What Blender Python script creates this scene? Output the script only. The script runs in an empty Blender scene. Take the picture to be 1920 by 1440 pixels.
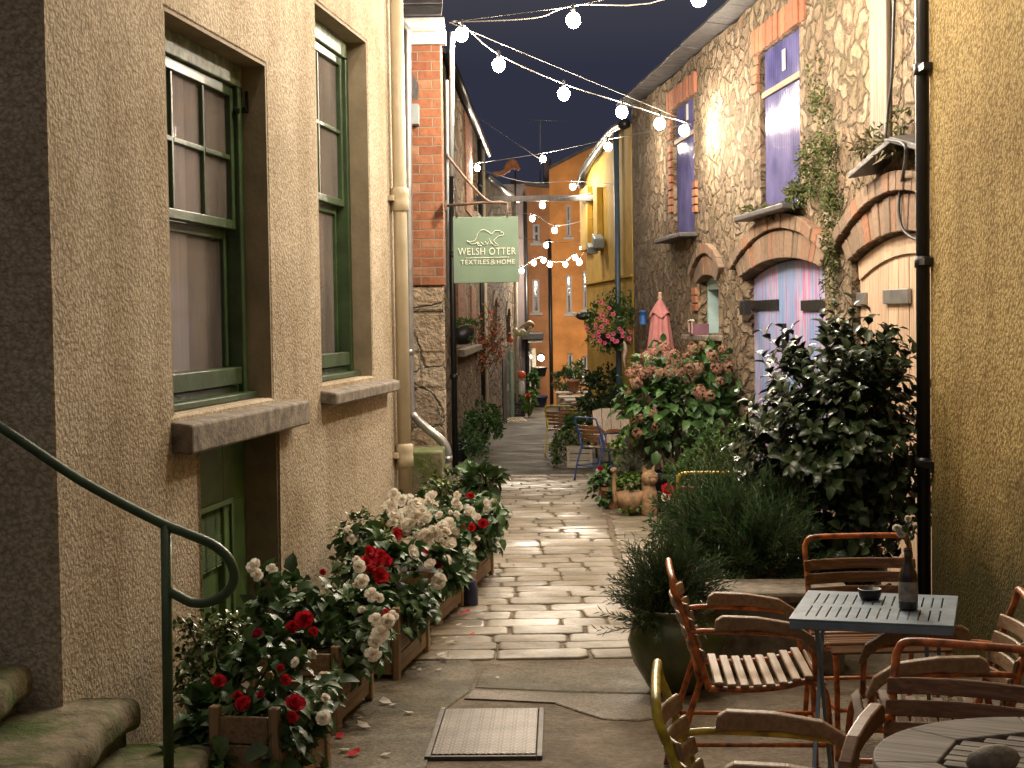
import bpy, bmesh, math, random
from mathutils import Vector as V, Matrix as M
SC = bpy.context.scene
COL = SC.collection
RND = random.Random(11)
rad, sin, cos, pi = math.radians, math.sin, math.cos, math.pi

# ------------------------------------------------------------------ camera
FPX = 2884.0                       # focal length in photograph pixels (1920 wide)
PITCH, ROLL, EYE = math.atan(120 / FPX), 0.0152, V((0, 0, 1.58))
_F = V((0, cos(PITCH), -sin(PITCH)))
_U0, _R0 = V((0, sin(PITCH), cos(PITCH))), V((1, 0, 0))
_U = _U0 * cos(ROLL) + _R0 * sin(ROLL)
_R = _R0 * cos(ROLL) - _U0 * sin(ROLL)
cam_d = bpy.data.cameras.new('camera')
cam = bpy.data.objects.new('camera', cam_d)
COL.objects.link(cam)
cam.matrix_world = M(((_R.x, _U.x, -_F.x, EYE.x), (_R.y, _U.y, -_F.y, EYE.y), (_R.z, _U.z, -_F.z, EYE.z), (0, 0, 0, 1)))
cam_d.sensor_width = 36.0
cam_d.lens = 36.0 * FPX / 1920.0
cam_d.clip_start, cam_d.clip_end = 0.1, 400
SC.camera = cam

# ------------------------------------------------------------------ night sky and exposure
W = bpy.data.worlds.new('World')
SC.world = W
W.use_nodes = True
wn, wl = W.node_tree.nodes, W.node_tree.links
bg = wn['Background']
_tc = wn.new('ShaderNodeTexCoord'); _sx = wn.new('ShaderNodeSeparateXYZ'); _rp = wn.new('ShaderNodeValToRGB')
wl.new(_tc.outputs['Generated'], _sx.inputs[0]); wl.new(_sx.outputs[2], _rp.inputs[0]); wl.new(_rp.outputs[0], bg.inputs[0])
_e = _rp.color_ramp.elements; _e[0].position, _e[0].color = .16, (0.017, 0.0185, 0.031, 1); _e[1].position, _e[1].color = .75, (0.19, 0.168, 0.142, 1)   # zenith brightened out of view as added overhead fill light
bg.inputs[1].default_value = 1.0
SC.view_settings.view_transform = 'Standard'
SC.view_settings.look = 'None'
SC.view_settings.gamma = 1
SC.view_settings.exposure = 0.8
SC.cycles.use_denoising = True
SC.cycles.max_bounces = 6
SC.cycles.diffuse_bounces = 4
SC.cycles.glossy_bounces = 3
SC.cycles.transmission_bounces = 4
SC.cycles.transparent_max_bounces = 6
SC.cycles.sample_clamp_indirect = 6
SC.cycles.caustics_reflective = False
SC.cycles.caustics_refractive = False
BULB_POWER = 1350.0

# ------------------------------------------------------------------ reading points off the photograph
SLOPE = 0.0222                     # the lane falls away from the viewer
def ray(px, py): return _F * FPX + _R * (px - 960) - _U * (py - 720)
def at(px, py, Y):
    d = ray(px, py); return EYE + d * (Y / d.y)
def gz(Y): return -SLOPE * Y
def gp(px, py):
    d = ray(px, py); t = -EYE.z / (d.z + SLOPE * d.y); return EYE + d * t
def G(x, y, dz=0): return V((x, y, gz(y) + dz))

# ------------------------------------------------------------------ mesh builder
class MB:
    def __init__(s): s.v, s.f, s.mi, s.sm = [], [], [], []
    def add(s, vs, fs, mi=0, sm=False):
        n = len(s.v); s.v += [V(p) for p in vs]
        for f in fs: s.f.append([i + n for i in f]); s.mi.append(mi); s.sm.append(sm)
        return s
    def box(s, c, d, rot=None, mi=0, taper=1.0):
        x, y, z = d[0] / 2, d[1] / 2, d[2] / 2
        t = taper
        p = [V(q) for q in ((-x, -y, -z), (x, -y, -z), (x, y, -z), (-x, y, -z), (-x * t, -y * t, z), (x * t, -y * t, z), (x * t, y * t, z), (-x * t, y * t, z))]
        if rot is not None: p = [rot @ q for q in p]
        c = V(c)
        return s.add([q + c for q in p], [(0, 3, 2, 1), (4, 5, 6, 7), (0, 1, 5, 4), (1, 2, 6, 5), (2, 3, 7, 6), (3, 0, 4, 7)], mi)
    def bb(s, a, b, mi=0):          # box from corner to corner
        return s.box([(a[i] + b[i]) / 2 for i in range(3)], [abs(b[i] - a[i]) for i in range(3)], None, mi)
    def bar(s, a, b, w, h, mi=0, up=(0, 0, 1)):
        a, b = V(a), V(b); d = b - a; L = d.length; d = d / L; u = V(up)
        if abs(d.dot(u)) > .98: u = V((0, 1, 0))
        x = d.cross(u).normalized(); u = x.cross(d)
        r = M((x, d, u)).transposed()
        return s.box((a + b) / 2, (w, L, h), r, mi)
    def tube(s, pts, r, n=8, mi=0, closed=False, caps=True):
        pts = [V(p) for p in pts]; N = len(pts); rs = r if isinstance(r, (list, tuple)) else [r] * N
        T = []
        for i in range(N):
            a = pts[(i - 1) % N] if (closed or i > 0) else pts[i]
            b = pts[(i + 1) % N] if (closed or i < N - 1) else pts[i]
            t = b - a; T.append(t.normalized() if t.length > 1e-9 else V((0, 0, 1)))
        u = T[0].orthogonal().normalized(); vs = []
        for i in range(N):
            u = u - T[i] * u.dot(T[i]); u = u.normalized() if u.length > 1e-6 else T[i].orthogonal().normalized(); w = T[i].cross(u)
            for k in range(n):
                a = 2 * pi * k / n; vs.append(pts[i] + (u * cos(a) + w * sin(a)) * rs[i])
        fs = []
        for i in range(N if closed else N - 1):
            j = (i + 1) % N
            for k in range(n):
                l = (k + 1) % n; fs.append((i * n + k, i * n + l, j * n + l, j * n + k))
        if caps and not closed: fs += [tuple(range(n))[::-1], tuple(range((N - 1) * n, N * n))]
        return s.add(vs, fs, mi, True)
    def lathe(s, prof, n=16, c=(0, 0, 0), mi=0, sm=True, sq=(1, 1)):
        c = V(c); vs = []; fs = []
        for (r, z) in prof:
            for k in range(n):
                a = 2 * pi * k / n; vs.append(c + V((r * cos(a) * sq[0], r * sin(a) * sq[1], z)))
        for i in range(len(prof) - 1):
            for k in range(n):
                l = (k + 1) % n; fs.append((i * n + k, i * n + l, (i + 1) * n + l, (i + 1) * n + k))
        return s.add(vs, fs, mi, sm)
    def prism(s, poly, f0, f1, mi=0):   # poly: 2D points; f0, f1 map a 2D point to 3D on both faces
        n = len(poly); vs = [f0(*p) for p in poly] + [f1(*p) for p in poly]
        fs = [tuple(range(n))[::-1], tuple(range(n, 2 * n))] + [(i, (i + 1) % n, n + (i + 1) % n, n + i) for i in range(n)]
        return s.add(vs, fs, mi)
    def ball(s, c, r, n=10, mi=0, sq=(1, 1, 1)):
        c = V(c); vs = []; fs = []; m = n // 2 + 1
        for i in range(m):
            a = pi * i / (m - 1)
            for k in range(n):
                b = 2 * pi * k / n; vs.append(c + V((sin(a) * cos(b) * r * sq[0], sin(a) * sin(b) * r * sq[1], cos(a) * r * sq[2])))
        for i in range(m - 1):
            for k in range(n):
                l = (k + 1) % n; fs.append((i * n + k, (i + 1) * n + k, (i + 1) * n + l, i * n + l))
        return s.add(vs, fs, mi, True)
    def leaf(s, p, d, nrm, L, Wd, fold=.25, curl=.2, mi=0, hi=False):
        d = d.normalized(); x = d.cross(nrm)
        x = x.normalized() if x.length > 1e-5 else d.orthogonal().normalized(); u = x.cross(d)
        if hi:
            m1 = p + d * L * .35; m2 = p + d * L * .72 - u * L * curl * .35; t = p + d * L * .98 - u * L * curl
            w = x * Wd * .5; f = u * Wd * fold
            return s.add([p, m1, m2, t, m1 + w + f, m1 - w + f, m2 + w * .78 + f * .7, m2 - w * .78 + f * .7],
                  [(0, 4, 1), (0, 1, 5), (1, 4, 6, 2), (1, 2, 7, 5), (2, 6, 3), (2, 3, 7)], mi, True)
        t = p + d * L - u * L * curl; m = p + d * L * .5; w = x * Wd * .5; f = u * Wd * fold
        return s.add([p, m + w + f, t, m - w + f], [(0, 1, 2), (0, 2, 3)], mi)
    def build(s, name, mat, parent=None, loc=None, rz=0, bevel=0, seg=2, smooth=None):
        me = bpy.data.meshes.new(name); me.from_pydata([tuple(p) for p in s.v], [], s.f)
        for m in (mat if isinstance(mat, (list, tuple)) else [mat]): me.materials.append(m)
        me.polygons.foreach_set('material_index', s.mi); me.polygons.foreach_set('use_smooth', s.sm if smooth is None else [smooth] * len(s.f))
        me.update()
        return link(name, me, parent, loc, rz, bevel, seg)

def link(name, me, parent=None, loc=None, rz=0, bevel=0, seg=2):
    o = bpy.data.objects.new(name, me); COL.objects.link(o)
    if parent is not None: o.parent = parent
    if loc is not None: o.location = loc
    if rz: o.rotation_euler = (0, 0, rz)
    if bevel:
        b = o.modifiers.new('bevel', 'BEVEL'); b.width = bevel; b.segments = seg; b.limit_method = 'ANGLE'; b.angle_limit = rad(40)
    return o
def tag(o, label=None, cat=None, group=None, kind=None):
    if label: o['label'] = label
    if cat: o['category'] = cat
    if group: o['group'] = group
    if kind: o['kind'] = kind
    return o
def thing(name, label, cat, loc=(0, 0, 0), rz=0, group=None):
    o = bpy.data.objects.new(name, None); COL.objects.link(o); o.empty_display_size = .1
    o.location = loc; o.rotation_euler = (0, 0, rz)
    return tag(o, label, cat, group)
def dup(root, loc=None, rz=None, label=None, group=None, scale=None):
    def cp(o, par):
        c = o.copy(); COL.objects.link(c)
        if par is not None: c.parent = par
        for ch in list(o.children): cp(ch, c)
        return c
    r = cp(root, None)
    if loc is not None: r.location = loc
    if rz is not None: r.rotation_euler = (0, 0, rz)
    if scale is not None: r.scale = (scale, scale, scale)
    if label: r['label'] = label
    if group: r['group'] = group
    return r
def fillmesh(outline, holes, thick):   # 2-D outline with holes in the x-z plane, pushed 'thick' along +y
    cu = bpy.data.curves.new('tmp', 'CURVE'); cu.dimensions = '2D'; cu.fill_mode = 'BOTH'; cu.extrude = thick / 2
    for loop in [outline] + list(holes):
        sp = cu.splines.new('POLY'); sp.points.add(len(loop) - 1); sp.use_cyclic_u = True
        for i, (x, z) in enumerate(loop): sp.points[i].co = (x, z, 0, 1)
    o = bpy.data.objects.new('tmp', cu); COL.objects.link(o)
    dg = bpy.context.evaluated_depsgraph_get(); dg.update()
    me = bpy.data.meshes.new_from_object(o.evaluated_get(dg))
    for v in me.vertices: x, y, z = v.co; v.co = (x, z + thick / 2, y)
    me.flip_normals(); bpy.data.objects.remove(o); bpy.data.curves.remove(cu)
    me.polygons.foreach_set('use_smooth', [False] * len(me.polygons))
    return me
def wallobj(name, outline, holes, thick, mat, parent, y0=0, bevel=0):
    me = fillmesh(outline, holes, thick); me.materials.append(mat)
    bm = bmesh.new(); bm.from_mesh(me); bmesh.ops.remove_doubles(bm, verts=bm.verts, dist=1e-4); bm.to_mesh(me); bm.free()
    return link(name, me, parent, (0, y0, 0), 0, bevel, 1)
def rect(x0, x1, z0, z1): return [(x0, z0), (x1, z0), (x1, z1), (x0, z1)]
def archpts(x0, x1, zs, rise, n=10):   # left spring to right spring
    h = (x1 - x0) / 2; r = (h * h + rise * rise) / (2 * rise); cz = zs + rise - r; cx = (x0 + x1) / 2; a = math.asin(min(1, h / r))
    return [(cx + r * sin(-a + 2 * a * i / n), cz + r * cos(-a + 2 * a * i / n)) for i in range(n + 1)]
def arched(x0, x1, z0, zs, rise): return [(x0, z0), (x1, z0)] + archpts(x0, x1, zs, rise)[::-1]
class Frame:
    """A facade: x runs right along the wall as one faces it, y into the wall, z up."""
    def __init__(s, p0, dirx, z=0):
        d = V((dirx[0], dirx[1])).normalized(); s.d = V((d.x, d.y, 0)); s.n = V((-d.y, d.x, 0)); s.o = V((p0[0], p0[1], z)); s.rz = math.atan2(d.y, d.x)
    def at(s, px, py, y=0):
        r = ray(px, py); o = s.o + s.n * y; t = (o - EYE).dot(s.n) / r.dot(s.n); q = EYE + r * t - s.o
        return q.dot(s.d), q.z
    def w(s, x, y, z): return s.o + s.d * x + s.n * y + V((0, 0, z))
    def px(s, x0, y): return x0
def smoothpath(pts, n=6):              # Catmull-Rom
    pts = [V(p) for p in pts]; P = [pts[0] * 2 - pts[1]] + pts + [pts[-1] * 2 - pts[-2]]; out = []
    for i in range(1, len(P) - 2):
        a, b, c, d = P[i - 1:i + 3]
        for k in range(n):
            t = k / n; out.append(.5 * ((2 * b) + (c - a) * t + (2 * a - 5 * b + 4 * c - d) * t * t + (3 * b - a - 3 * c + d) * t ** 3))
    return out + [pts[-1]]
def rdir(r=RND):
    while 1:
        v = V((r.uniform(-1, 1), r.uniform(-1, 1), r.uniform(-1, 1)))
        if .05 < v.length < 1: return v.normalized()

# ------------------------------------------------------------------ materials
class NT:
    def __init__(s, name):
        s.m = bpy.data.materials.new(name); s.m.use_nodes = True; s.t = s.m.node_tree; s.b = s.t.nodes['Principled BSDF']
        s.tc = s.n('ShaderNodeTexCoord')
    def n(s, kind, **kw):
        n = s.t.nodes.new(kind)
        for k, v in kw.items(): setattr(n, k, v)
        return n
    def l(s, a, b): s.t.links.new(a, b)
    def put(s, sock, v):
        if hasattr(v, 'is_output') or isinstance(v, bpy.types.NodeSocket): s.l(v, sock)
        else: sock.default_value = v
    def obj(s, scale=(1, 1, 1)):
        mp = s.n('ShaderNodeMapping'); s.l(s.tc.outputs['Object'], mp.inputs['Vector']); mp.inputs['Scale'].default_value = scale; return mp.outputs[0]
    def noise(s, sc, det=4, rough=.55, vec=None, dist=0):
        n = s.n('ShaderNodeTexNoise'); s.l(vec or s.tc.outputs['Object'], n.inputs['Vector']); n.inputs['Scale'].default_value = sc
        n.inputs['Detail'].default_value = det; n.inputs['Roughness'].default_value = rough; n.inputs['Distortion'].default_value = dist; return n.outputs['Fac']
    def ramp(s, fac, stops, interp='LINEAR'):
        r = s.n('ShaderNodeValToRGB'); s.l(fac, r.inputs[0]); e = r.color_ramp.elements; r.color_ramp.interpolation = interp
        while len(e) < len(stops): e.new(.5)
        for i, (p, c) in enumerate(stops): e[i].position = p; e[i].color = (*c, 1) if len(c) == 3 else c
        return r.outputs[0]
    def mix(s, f, a, b, mode='MIX'):
        m = s.n('ShaderNodeMix', data_type='RGBA', blend_type=mode); s.put(m.inputs[0], f)
        for k, v in ((6, a), (7, b)):
            if isinstance(v, tuple) and len(v) == 3: v = (*v, 1)
            s.put(m.inputs[k], v)
        return m.outputs[2]
    def math(s, op, a, b=0.0):
        m = s.n('ShaderNodeMath', operation=op); s.put(m.inputs[0], a); s.put(m.inputs[1], b); return m.outputs[0]
    def bump(s, h, st=.5, dist=.01, prev=None):
        b = s.n('ShaderNodeBump'); s.l(h, b.inputs['Height']); b.inputs['Strength'].default_value = st; b.inputs['Distance'].default_value = dist
        if prev is not None: s.l(prev, b.inputs['Normal'])
        return b.outputs[0]
    def rnd(s):
        return s.n('ShaderNodeNewGeometry').outputs['Random Per Island']
    def out(s, col, rough=.7, nrm=None, metal=0, spec=.5):
        if isinstance(col, tuple) and len(col) == 3: col = (*col, 1)
        s.put(s.b.inputs['Base Color'], col); s.put(s.b.inputs['Roughness'], rough); s.b.inputs['Metallic'].default_value = metal
        s.b.inputs['Specular IOR Level'].default_value = spec
        if nrm is not None: s.l(nrm, s.b.inputs['Normal'])
        return s.m
def plain(name, col, rough=.6, metal=0, var=.18, sc=9, bump=.0, bsc=60, spec=.5):
    t = NT(name); c2 = tuple(x * (1 - var * 1.6) for x in col); c1 = tuple(min(1, x * (1 + var)) for x in col)
    c = t.ramp(t.noise(sc, 5, .6), [(.32, c2), (.68, c1)]); n = t.bump(t.noise(bsc, 3), .5, bump) if bump else None
    r = t.n('ShaderNodeMapRange'); t.l(t.noise(sc * 2.3, 3), r.inputs[0]); r.inputs[3].default_value = max(.05, rough - .12); r.inputs[4].default_value = min(1, rough + .12)
    return t.out(c, r.outputs[0], n, metal, spec)
def wood(name, c1, c2, rough=.6, axis=0, sc=1.0):
    t = NT(name); k = [62, 62, 62]; k[axis] = 2.2; v = t.obj(tuple(x * sc for x in k))
    g = t.noise(1.0, 6, .6, v, .6); c = t.ramp(g, [(.34, tuple(x * .55 for x in c1)), (.46, c1), (.56, c2), (.7, tuple(x * 1.12 for x in c2))])
    c = t.mix(.35, c, t.ramp(t.noise(2.3, 4), [(.35, tuple(x * .55 for x in c1)), (.65, c2)]))
    rn = t.rnd(); c = t.mix(t.math('MULTIPLY', rn, .5), c, tuple(x * .62 for x in c1))
    return t.out(c, rough, t.bump(g, .35, .004))
def leafmat(name, cols, rough=.45, spec=.5, trans=.0):
    t = NT(name); c = t.ramp(t.rnd(), [(i / max(1, len(cols) - 1), k) for i, k in enumerate(cols)])
    c = t.mix(.4, c, t.ramp(t.noise(70, 2), [(.3, (.45, .45, .45)), (.7, (1.15, 1.15, 1.15))]), 'MULTIPLY')
    t.out(c, rough, None, 0, spec)
    if trans:
        tr = t.n('ShaderNodeBsdfTranslucent'); t.put(tr.inputs[0], c); ms = t.n('ShaderNodeMixShader'); ms.inputs[0].default_value = trans
        t.l(t.b.outputs[0], ms.inputs[1]); t.l(tr.outputs[0], ms.inputs[2]); t.l(ms.outputs[0], t.t.nodes['Material Output'].inputs[0])
    return t.m
def wallvec(t):                        # (x + y, z) so that both faces of a corner carry courses
    sx = t.n('ShaderNodeSeparateXYZ'); t.l(t.tc.outputs['Object'], sx.inputs[0])
    cb = t.n('ShaderNodeCombineXYZ'); t.l(t.math('ADD', sx.outputs[0], sx.outputs[1]), cb.inputs[0]); t.l(sx.outputs[2], cb.inputs[1]); return cb.outputs[0]
def roughcast(name, lo, mid, hi, moss=None, grain=70, depth=.012, stain=(.7, .66, .58), mosstop=0.2):
    t = NT(name); g = t.noise(grain, 3, .6); vo = t.n('ShaderNodeTexVoronoi'); t.l(t.tc.outputs['Object'], vo.inputs['Vector']); vo.inputs['Scale'].default_value = grain * .62
    h = t.math('SUBTRACT', g, t.math('MULTIPLY', vo.outputs['Distance'], .55))
    c = t.ramp(h, [(.05, lo), (.22, mid), (.42, hi)])
    big = t.noise(1.1, 5, .6); c = t.mix(t.ramp(big, [(.38, (0, 0, 0)), (.68, (1, 1, 1))]), c, stain, 'MULTIPLY')
    st = t.noise(1.0, 4, .6, t.obj((3.1, 3.1, .33))); c = t.mix(t.ramp(st, [(.46, (0, 0, 0)), (.72, (.65, .65, .65))]), c, stain, 'MULTIPLY')
    if moss:
        sx = t.n('ShaderNodeSeparateXYZ'); t.l(t.tc.outputs['Object'], sx.inputs[0])
        mr = t.n('ShaderNodeMapRange'); t.l(t.math('ADD', sx.outputs[2], t.math('MULTIPLY', t.noise(2.2, 5), -.9)), mr.inputs[0])
        mr.inputs[1].default_value = mosstop; mr.inputs[2].default_value = mosstop - .75; mr.inputs[3].default_value = 0; mr.inputs[4].default_value = .85
        c = t.mix(mr.outputs[0], c, moss)
    return t.out(c, .9, t.bump(h, .8, depth, t.bump(t.noise(5, 3), .35, .03)), 0, .2)
def rubble(name, cols, mortar, sc=5.5, stretch=1.5, depth=.05, warp=.32, moss=None, edge=.1):
    t = NT(name); v0 = wallvec(t); mp = t.n('ShaderNodeMapping'); t.l(v0, mp.inputs[0]); mp.inputs['Scale'].default_value = (1 / stretch, 1, 1)
    nz = t.n('ShaderNodeTexNoise'); t.l(mp.outputs[0], nz.inputs['Vector']); nz.inputs['Scale'].default_value = sc * .7; nz.inputs['Detail'].default_value = 3
    ad = t.n('ShaderNodeVectorMath', operation='MULTIPLY_ADD'); t.l(nz.outputs['Color'], ad.inputs[0]); ad.inputs[1].default_value = (warp, warp, 0); t.l(mp.outputs[0], ad.inputs[2])
    def vor(f):
        v = t.n('ShaderNodeTexVoronoi', feature=f, voronoi_dimensions='2D'); t.l(ad.outputs[0], v.inputs['Vector']); v.inputs['Scale'].default_value = sc; return v
    ve, vc = vor('DISTANCE_TO_EDGE'), vor('F1')
    sep = t.n('ShaderNodeSeparateColor'); t.l(vc.outputs['Color'], sep.inputs[0])
    c = t.ramp(sep.outputs[0], [(i / (len(cols) - 1), k) for i, k in enumerate(cols)])
    fine = t.noise(26, 6, .65); c = t.mix(.75, c, t.ramp(fine, [(.3, (.5, .5, .5)), (.7, (1.3, 1.3, 1.3))]), 'MULTIPLY')
    em = t.ramp(t.math('ADD', ve.outputs['Distance'], t.math('MULTIPLY', t.math('SUBTRACT', fine, .5), .12)), [(.01, (0, 0, 0)), (edge, (1, 1, 1))])
    c = t.mix(em, mortar, c)
    if moss:
        c = t.mix(t.ramp(t.noise(1.6, 6, .65), [(.5, (0, 0, 0)), (.66, (.8, .8, .8))]), c, moss)
    n = t.bump(em, .8, depth, t.bump(fine, .8, depth * .45, t.bump(t.noise(11, 4, .6), .8, depth * 1.6)))
    return t.out(c, .88, n, 0, .25)
def brickmat(name, cols, mortar, w=.225, h=.075, ms=.006, depth=.012):
    t = NT(name); b = t.n('ShaderNodeTexBrick'); v0 = wallvec(t)
    nz = t.n('ShaderNodeTexNoise'); t.l(v0, nz.inputs['Vector']); nz.inputs['Scale'].default_value = 9
    ad = t.n('ShaderNodeVectorMath', operation='MULTIPLY_ADD'); t.l(nz.outputs['Color'], ad.inputs[0]); ad.inputs[1].default_value = (.016, .016, 0); t.l(v0, ad.inputs[2]); t.l(ad.outputs[0], b.inputs['Vector'])
    b.inputs['Color1'].default_value = (0, 0, 0, 1); b.inputs['Color2'].default_value = (1, 1, 1, 1); b.inputs['Mortar'].default_value = (.5, .5, .5, 1)
    b.inputs['Scale'].default_value = 1; b.inputs['Mortar Size'].default_value = ms; b.inputs['Mortar Smooth'].default_value = .4; b.inputs['Brick Width'].default_value = w; b.inputs['Row Height'].default_value = h
    c = t.ramp(b.outputs['Color'], [(i / (len(cols) - 1), k) for i, k in enumerate(cols)])
    f = t.noise(30, 6, .65); c = t.mix(.7, c, t.ramp(f, [(.3, (.55, .55, .55)), (.7, (1.25, 1.25, 1.25))]), 'MULTIPLY')
    c = t.mix(t.ramp(t.noise(4, 5), [(.5, (0, 0, 0)), (.75, (.6, .6, .6))]), c, tuple(x * .35 for x in cols[0]))
    c = t.mix(b.outputs['Fac'], c, mortar)
    h1 = t.math('SUBTRACT', 1.0, b.outputs['Fac'])
    return t.out(c, .85, t.bump(h1, .9, depth, t.bump(f, .6, .008)), 0, .25)

# ------------------------------------------------------------------ material library
CREAM = roughcast('cream_roughcast', (.38, .315, .23), (.50, .42, .315), (.60, .52, .40), grain=80, depth=.010, moss=(.19, .165, .105), mosstop=-.12)
OCHRE = roughcast('ochre_roughcast', (.23, .155, .05), (.38, .27, .10), (.50, .385, .165), grain=72, depth=.012, moss=(.05, .05, .018), mosstop=.55)
RUB_BARN = rubble('barn_rubble', [(.22, .15, .095), (.30, .225, .15), (.16, .11, .07), (.35, .275, .19), (.25, .16, .10)], (.17, .125, .08), 6.6, 1.3, .05, .36, moss=(.12, .10, .05), edge=.17)
RUB_LEFT = rubble('lane_rubble', [(.26, .18, .11), (.38, .29, .20), (.19, .135, .09), (.32, .22, .14)], (.26, .20, .14), 4.6, 2.2, .09, .35, edge=.16)
RUB_PIER = rubble('pier_stone', [(.30, .23, .16), (.40, .33, .25), (.25, .19, .14), (.36, .27, .18)], (.33, .28, .21), 3.3, 1.25, .05, .3, edge=.06)
BRICK = brickmat('red_brick', [(.20, .07, .038), (.29, .115, .058), (.24, .09, .045), (.33, .165, .095)], (.23, .19, .14))
BRICKV = NT('brick_voussoir')
_f = BRICKV.noise(24, 6, .65)
BRICKR = BRICKV
BRICKV = BRICKV.out(BRICKV.mix(.6, BRICKV.ramp(BRICKV.rnd(), [(0, (.27, .12, .065)), (.35, (.20, .13, .085)), (.7, (.25, .165, .11)), (1, (.15, .105, .07))]), BRICKV.ramp(_f, [(.3, (.5, .5, .5)), (.7, (1.2, 1.2, 1.2))]), 'MULTIPLY'), .85, BRICKV.bump(_f, .6, .012))
GREEN = plain('dark_green_paint', (.045, .08, .032), .42, 0, .25, 6, .004, 40)
GREENW = plain('weathered_green_paint', (.17, .22, .13), .55, 0, .45, 14, .006, 30)
IRON = plain('black_iron', (.012, .012, .013), .4, 0, .2)
STEEL = plain('galvanised_steel', (.34, .34, .34), .38, .75, .15, 8)
CREAMP = plain('cream_pipe_paint', (.55, .47, .33), .4, 0, .1, 4)
WHITEP = plain('white_paint', (.58, .56, .50), .5, 0, .12, 8)
GREYP = plain('grey_box', (.22, .25, .26), .5, 0, .1)
STONE = plain('sill_stone', (.21, .175, .135), .8, 0, .35, 14, .01, 50)
SLATE = plain('slate', (.06, .055, .055), .5, 0, .3, 10, .008, 40)
WIREP = None
CABLE = plain('cable', (.02, .02, .022), .5, 0, .1)
WIREP = plain('pale_wire', (.2, .185, .165), .5, 0, .1)
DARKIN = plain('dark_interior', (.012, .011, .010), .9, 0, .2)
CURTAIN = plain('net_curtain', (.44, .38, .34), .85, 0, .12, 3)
CURTAIN.node_tree.nodes['Principled BSDF'].inputs['Emission Color'].default_value = (1, .80, .62, 1); CURTAIN.node_tree.nodes['Principled BSDF'].inputs['Emission Strength'].default_value = .16   # faint glow added to the net so the panes look pale
NOSE = NT('mossy_step')
_n = NOSE.noise(9, 6, .65); _g = NOSE.n('ShaderNodeNewGeometry')
NOSE = NOSE.out(NOSE.mix(NOSE.ramp(NOSE.noise(3.2, 6, .7), [(.42, (0, 0, 0)), (.6, (1, 1, 1))]), NOSE.ramp(_n, [(.3, (.09, .072, .045)), (.7, (.30, .245, .16))]), (.07, .10, .018)), .9, NOSE.bump(_n, .9, .025, NOSE.bump(NOSE.noise(60, 3), .5, .006)))
def glassmat(name, streak=0.0, tint=(.8, .8, .82), see=.55):
    t = NT(name); tr = t.n('ShaderNodeBsdfTransparent'); tr.inputs[0].default_value = (*tint, 1); gl = t.n('ShaderNodeBsdfGlossy')
    gl.inputs['Color'].default_value = (.9, .9, .95, 1); gl.inputs['Roughness'].default_value = .06
    h = t.noise(1.0, 2, .5, t.obj((60, 60, 6)) if streak else t.obj((3, 3, 3))); t.l(t.bump(h, .35 if streak else .08, .01), gl.inputs['Normal'])
    ms = t.n('ShaderNodeMixShader'); fr = t.n('ShaderNodeFresnel'); fr.inputs[0].default_value = 1.5
    t.l(t.math('ADD', t.math('MULTIPLY', fr.outputs[0], 1.0), 1 - see - .3), ms.inputs[0]); t.l(tr.outputs[0], ms.inputs[1]); t.l(gl.outputs[0], ms.inputs[2])
    t.l(ms.outputs[0], t.t.nodes['Material Output'].inputs[0]); return t.m
def pale_pane():
    t = NT('painted_reflection_glass'); st = t.noise(1.0, 3, .55, t.obj((70, 70, 1.2))); bl = t.noise(1.0, 3, .6, t.obj((2.4, 2.4, .7)))
    c = t.ramp(bl, [(.35, (.11, .097, .092)), (.65, (.30, .26, .235))]); t.out(c, .06, t.bump(st, .25, .006), 0, .6)  # pale tones paint in the reflection of lit walls across the lane
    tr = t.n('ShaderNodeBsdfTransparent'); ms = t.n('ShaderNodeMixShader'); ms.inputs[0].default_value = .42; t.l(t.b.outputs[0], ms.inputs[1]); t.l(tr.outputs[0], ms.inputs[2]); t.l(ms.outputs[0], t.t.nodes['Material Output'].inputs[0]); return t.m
PANE, PALEPANE = glassmat('window_glass', 1.0), pale_pane()
def emit(name, col, st):
    t = NT(name); e = t.n('ShaderNodeEmission'); e.inputs[0].default_value = (*col, 1); e.inputs[1].default_value = st
    t.l(e.outputs[0], t.t.nodes['Material Output'].inputs[0]); return t.m
WARM = (1.0, .855, .67)
BULB, BULBF, BULBN, BULBG, BULBD = [emit('lit_bulb', WARM, BULB_POWER * k) for k in (.40, .55, .52, 1.2, .24)]

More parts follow.
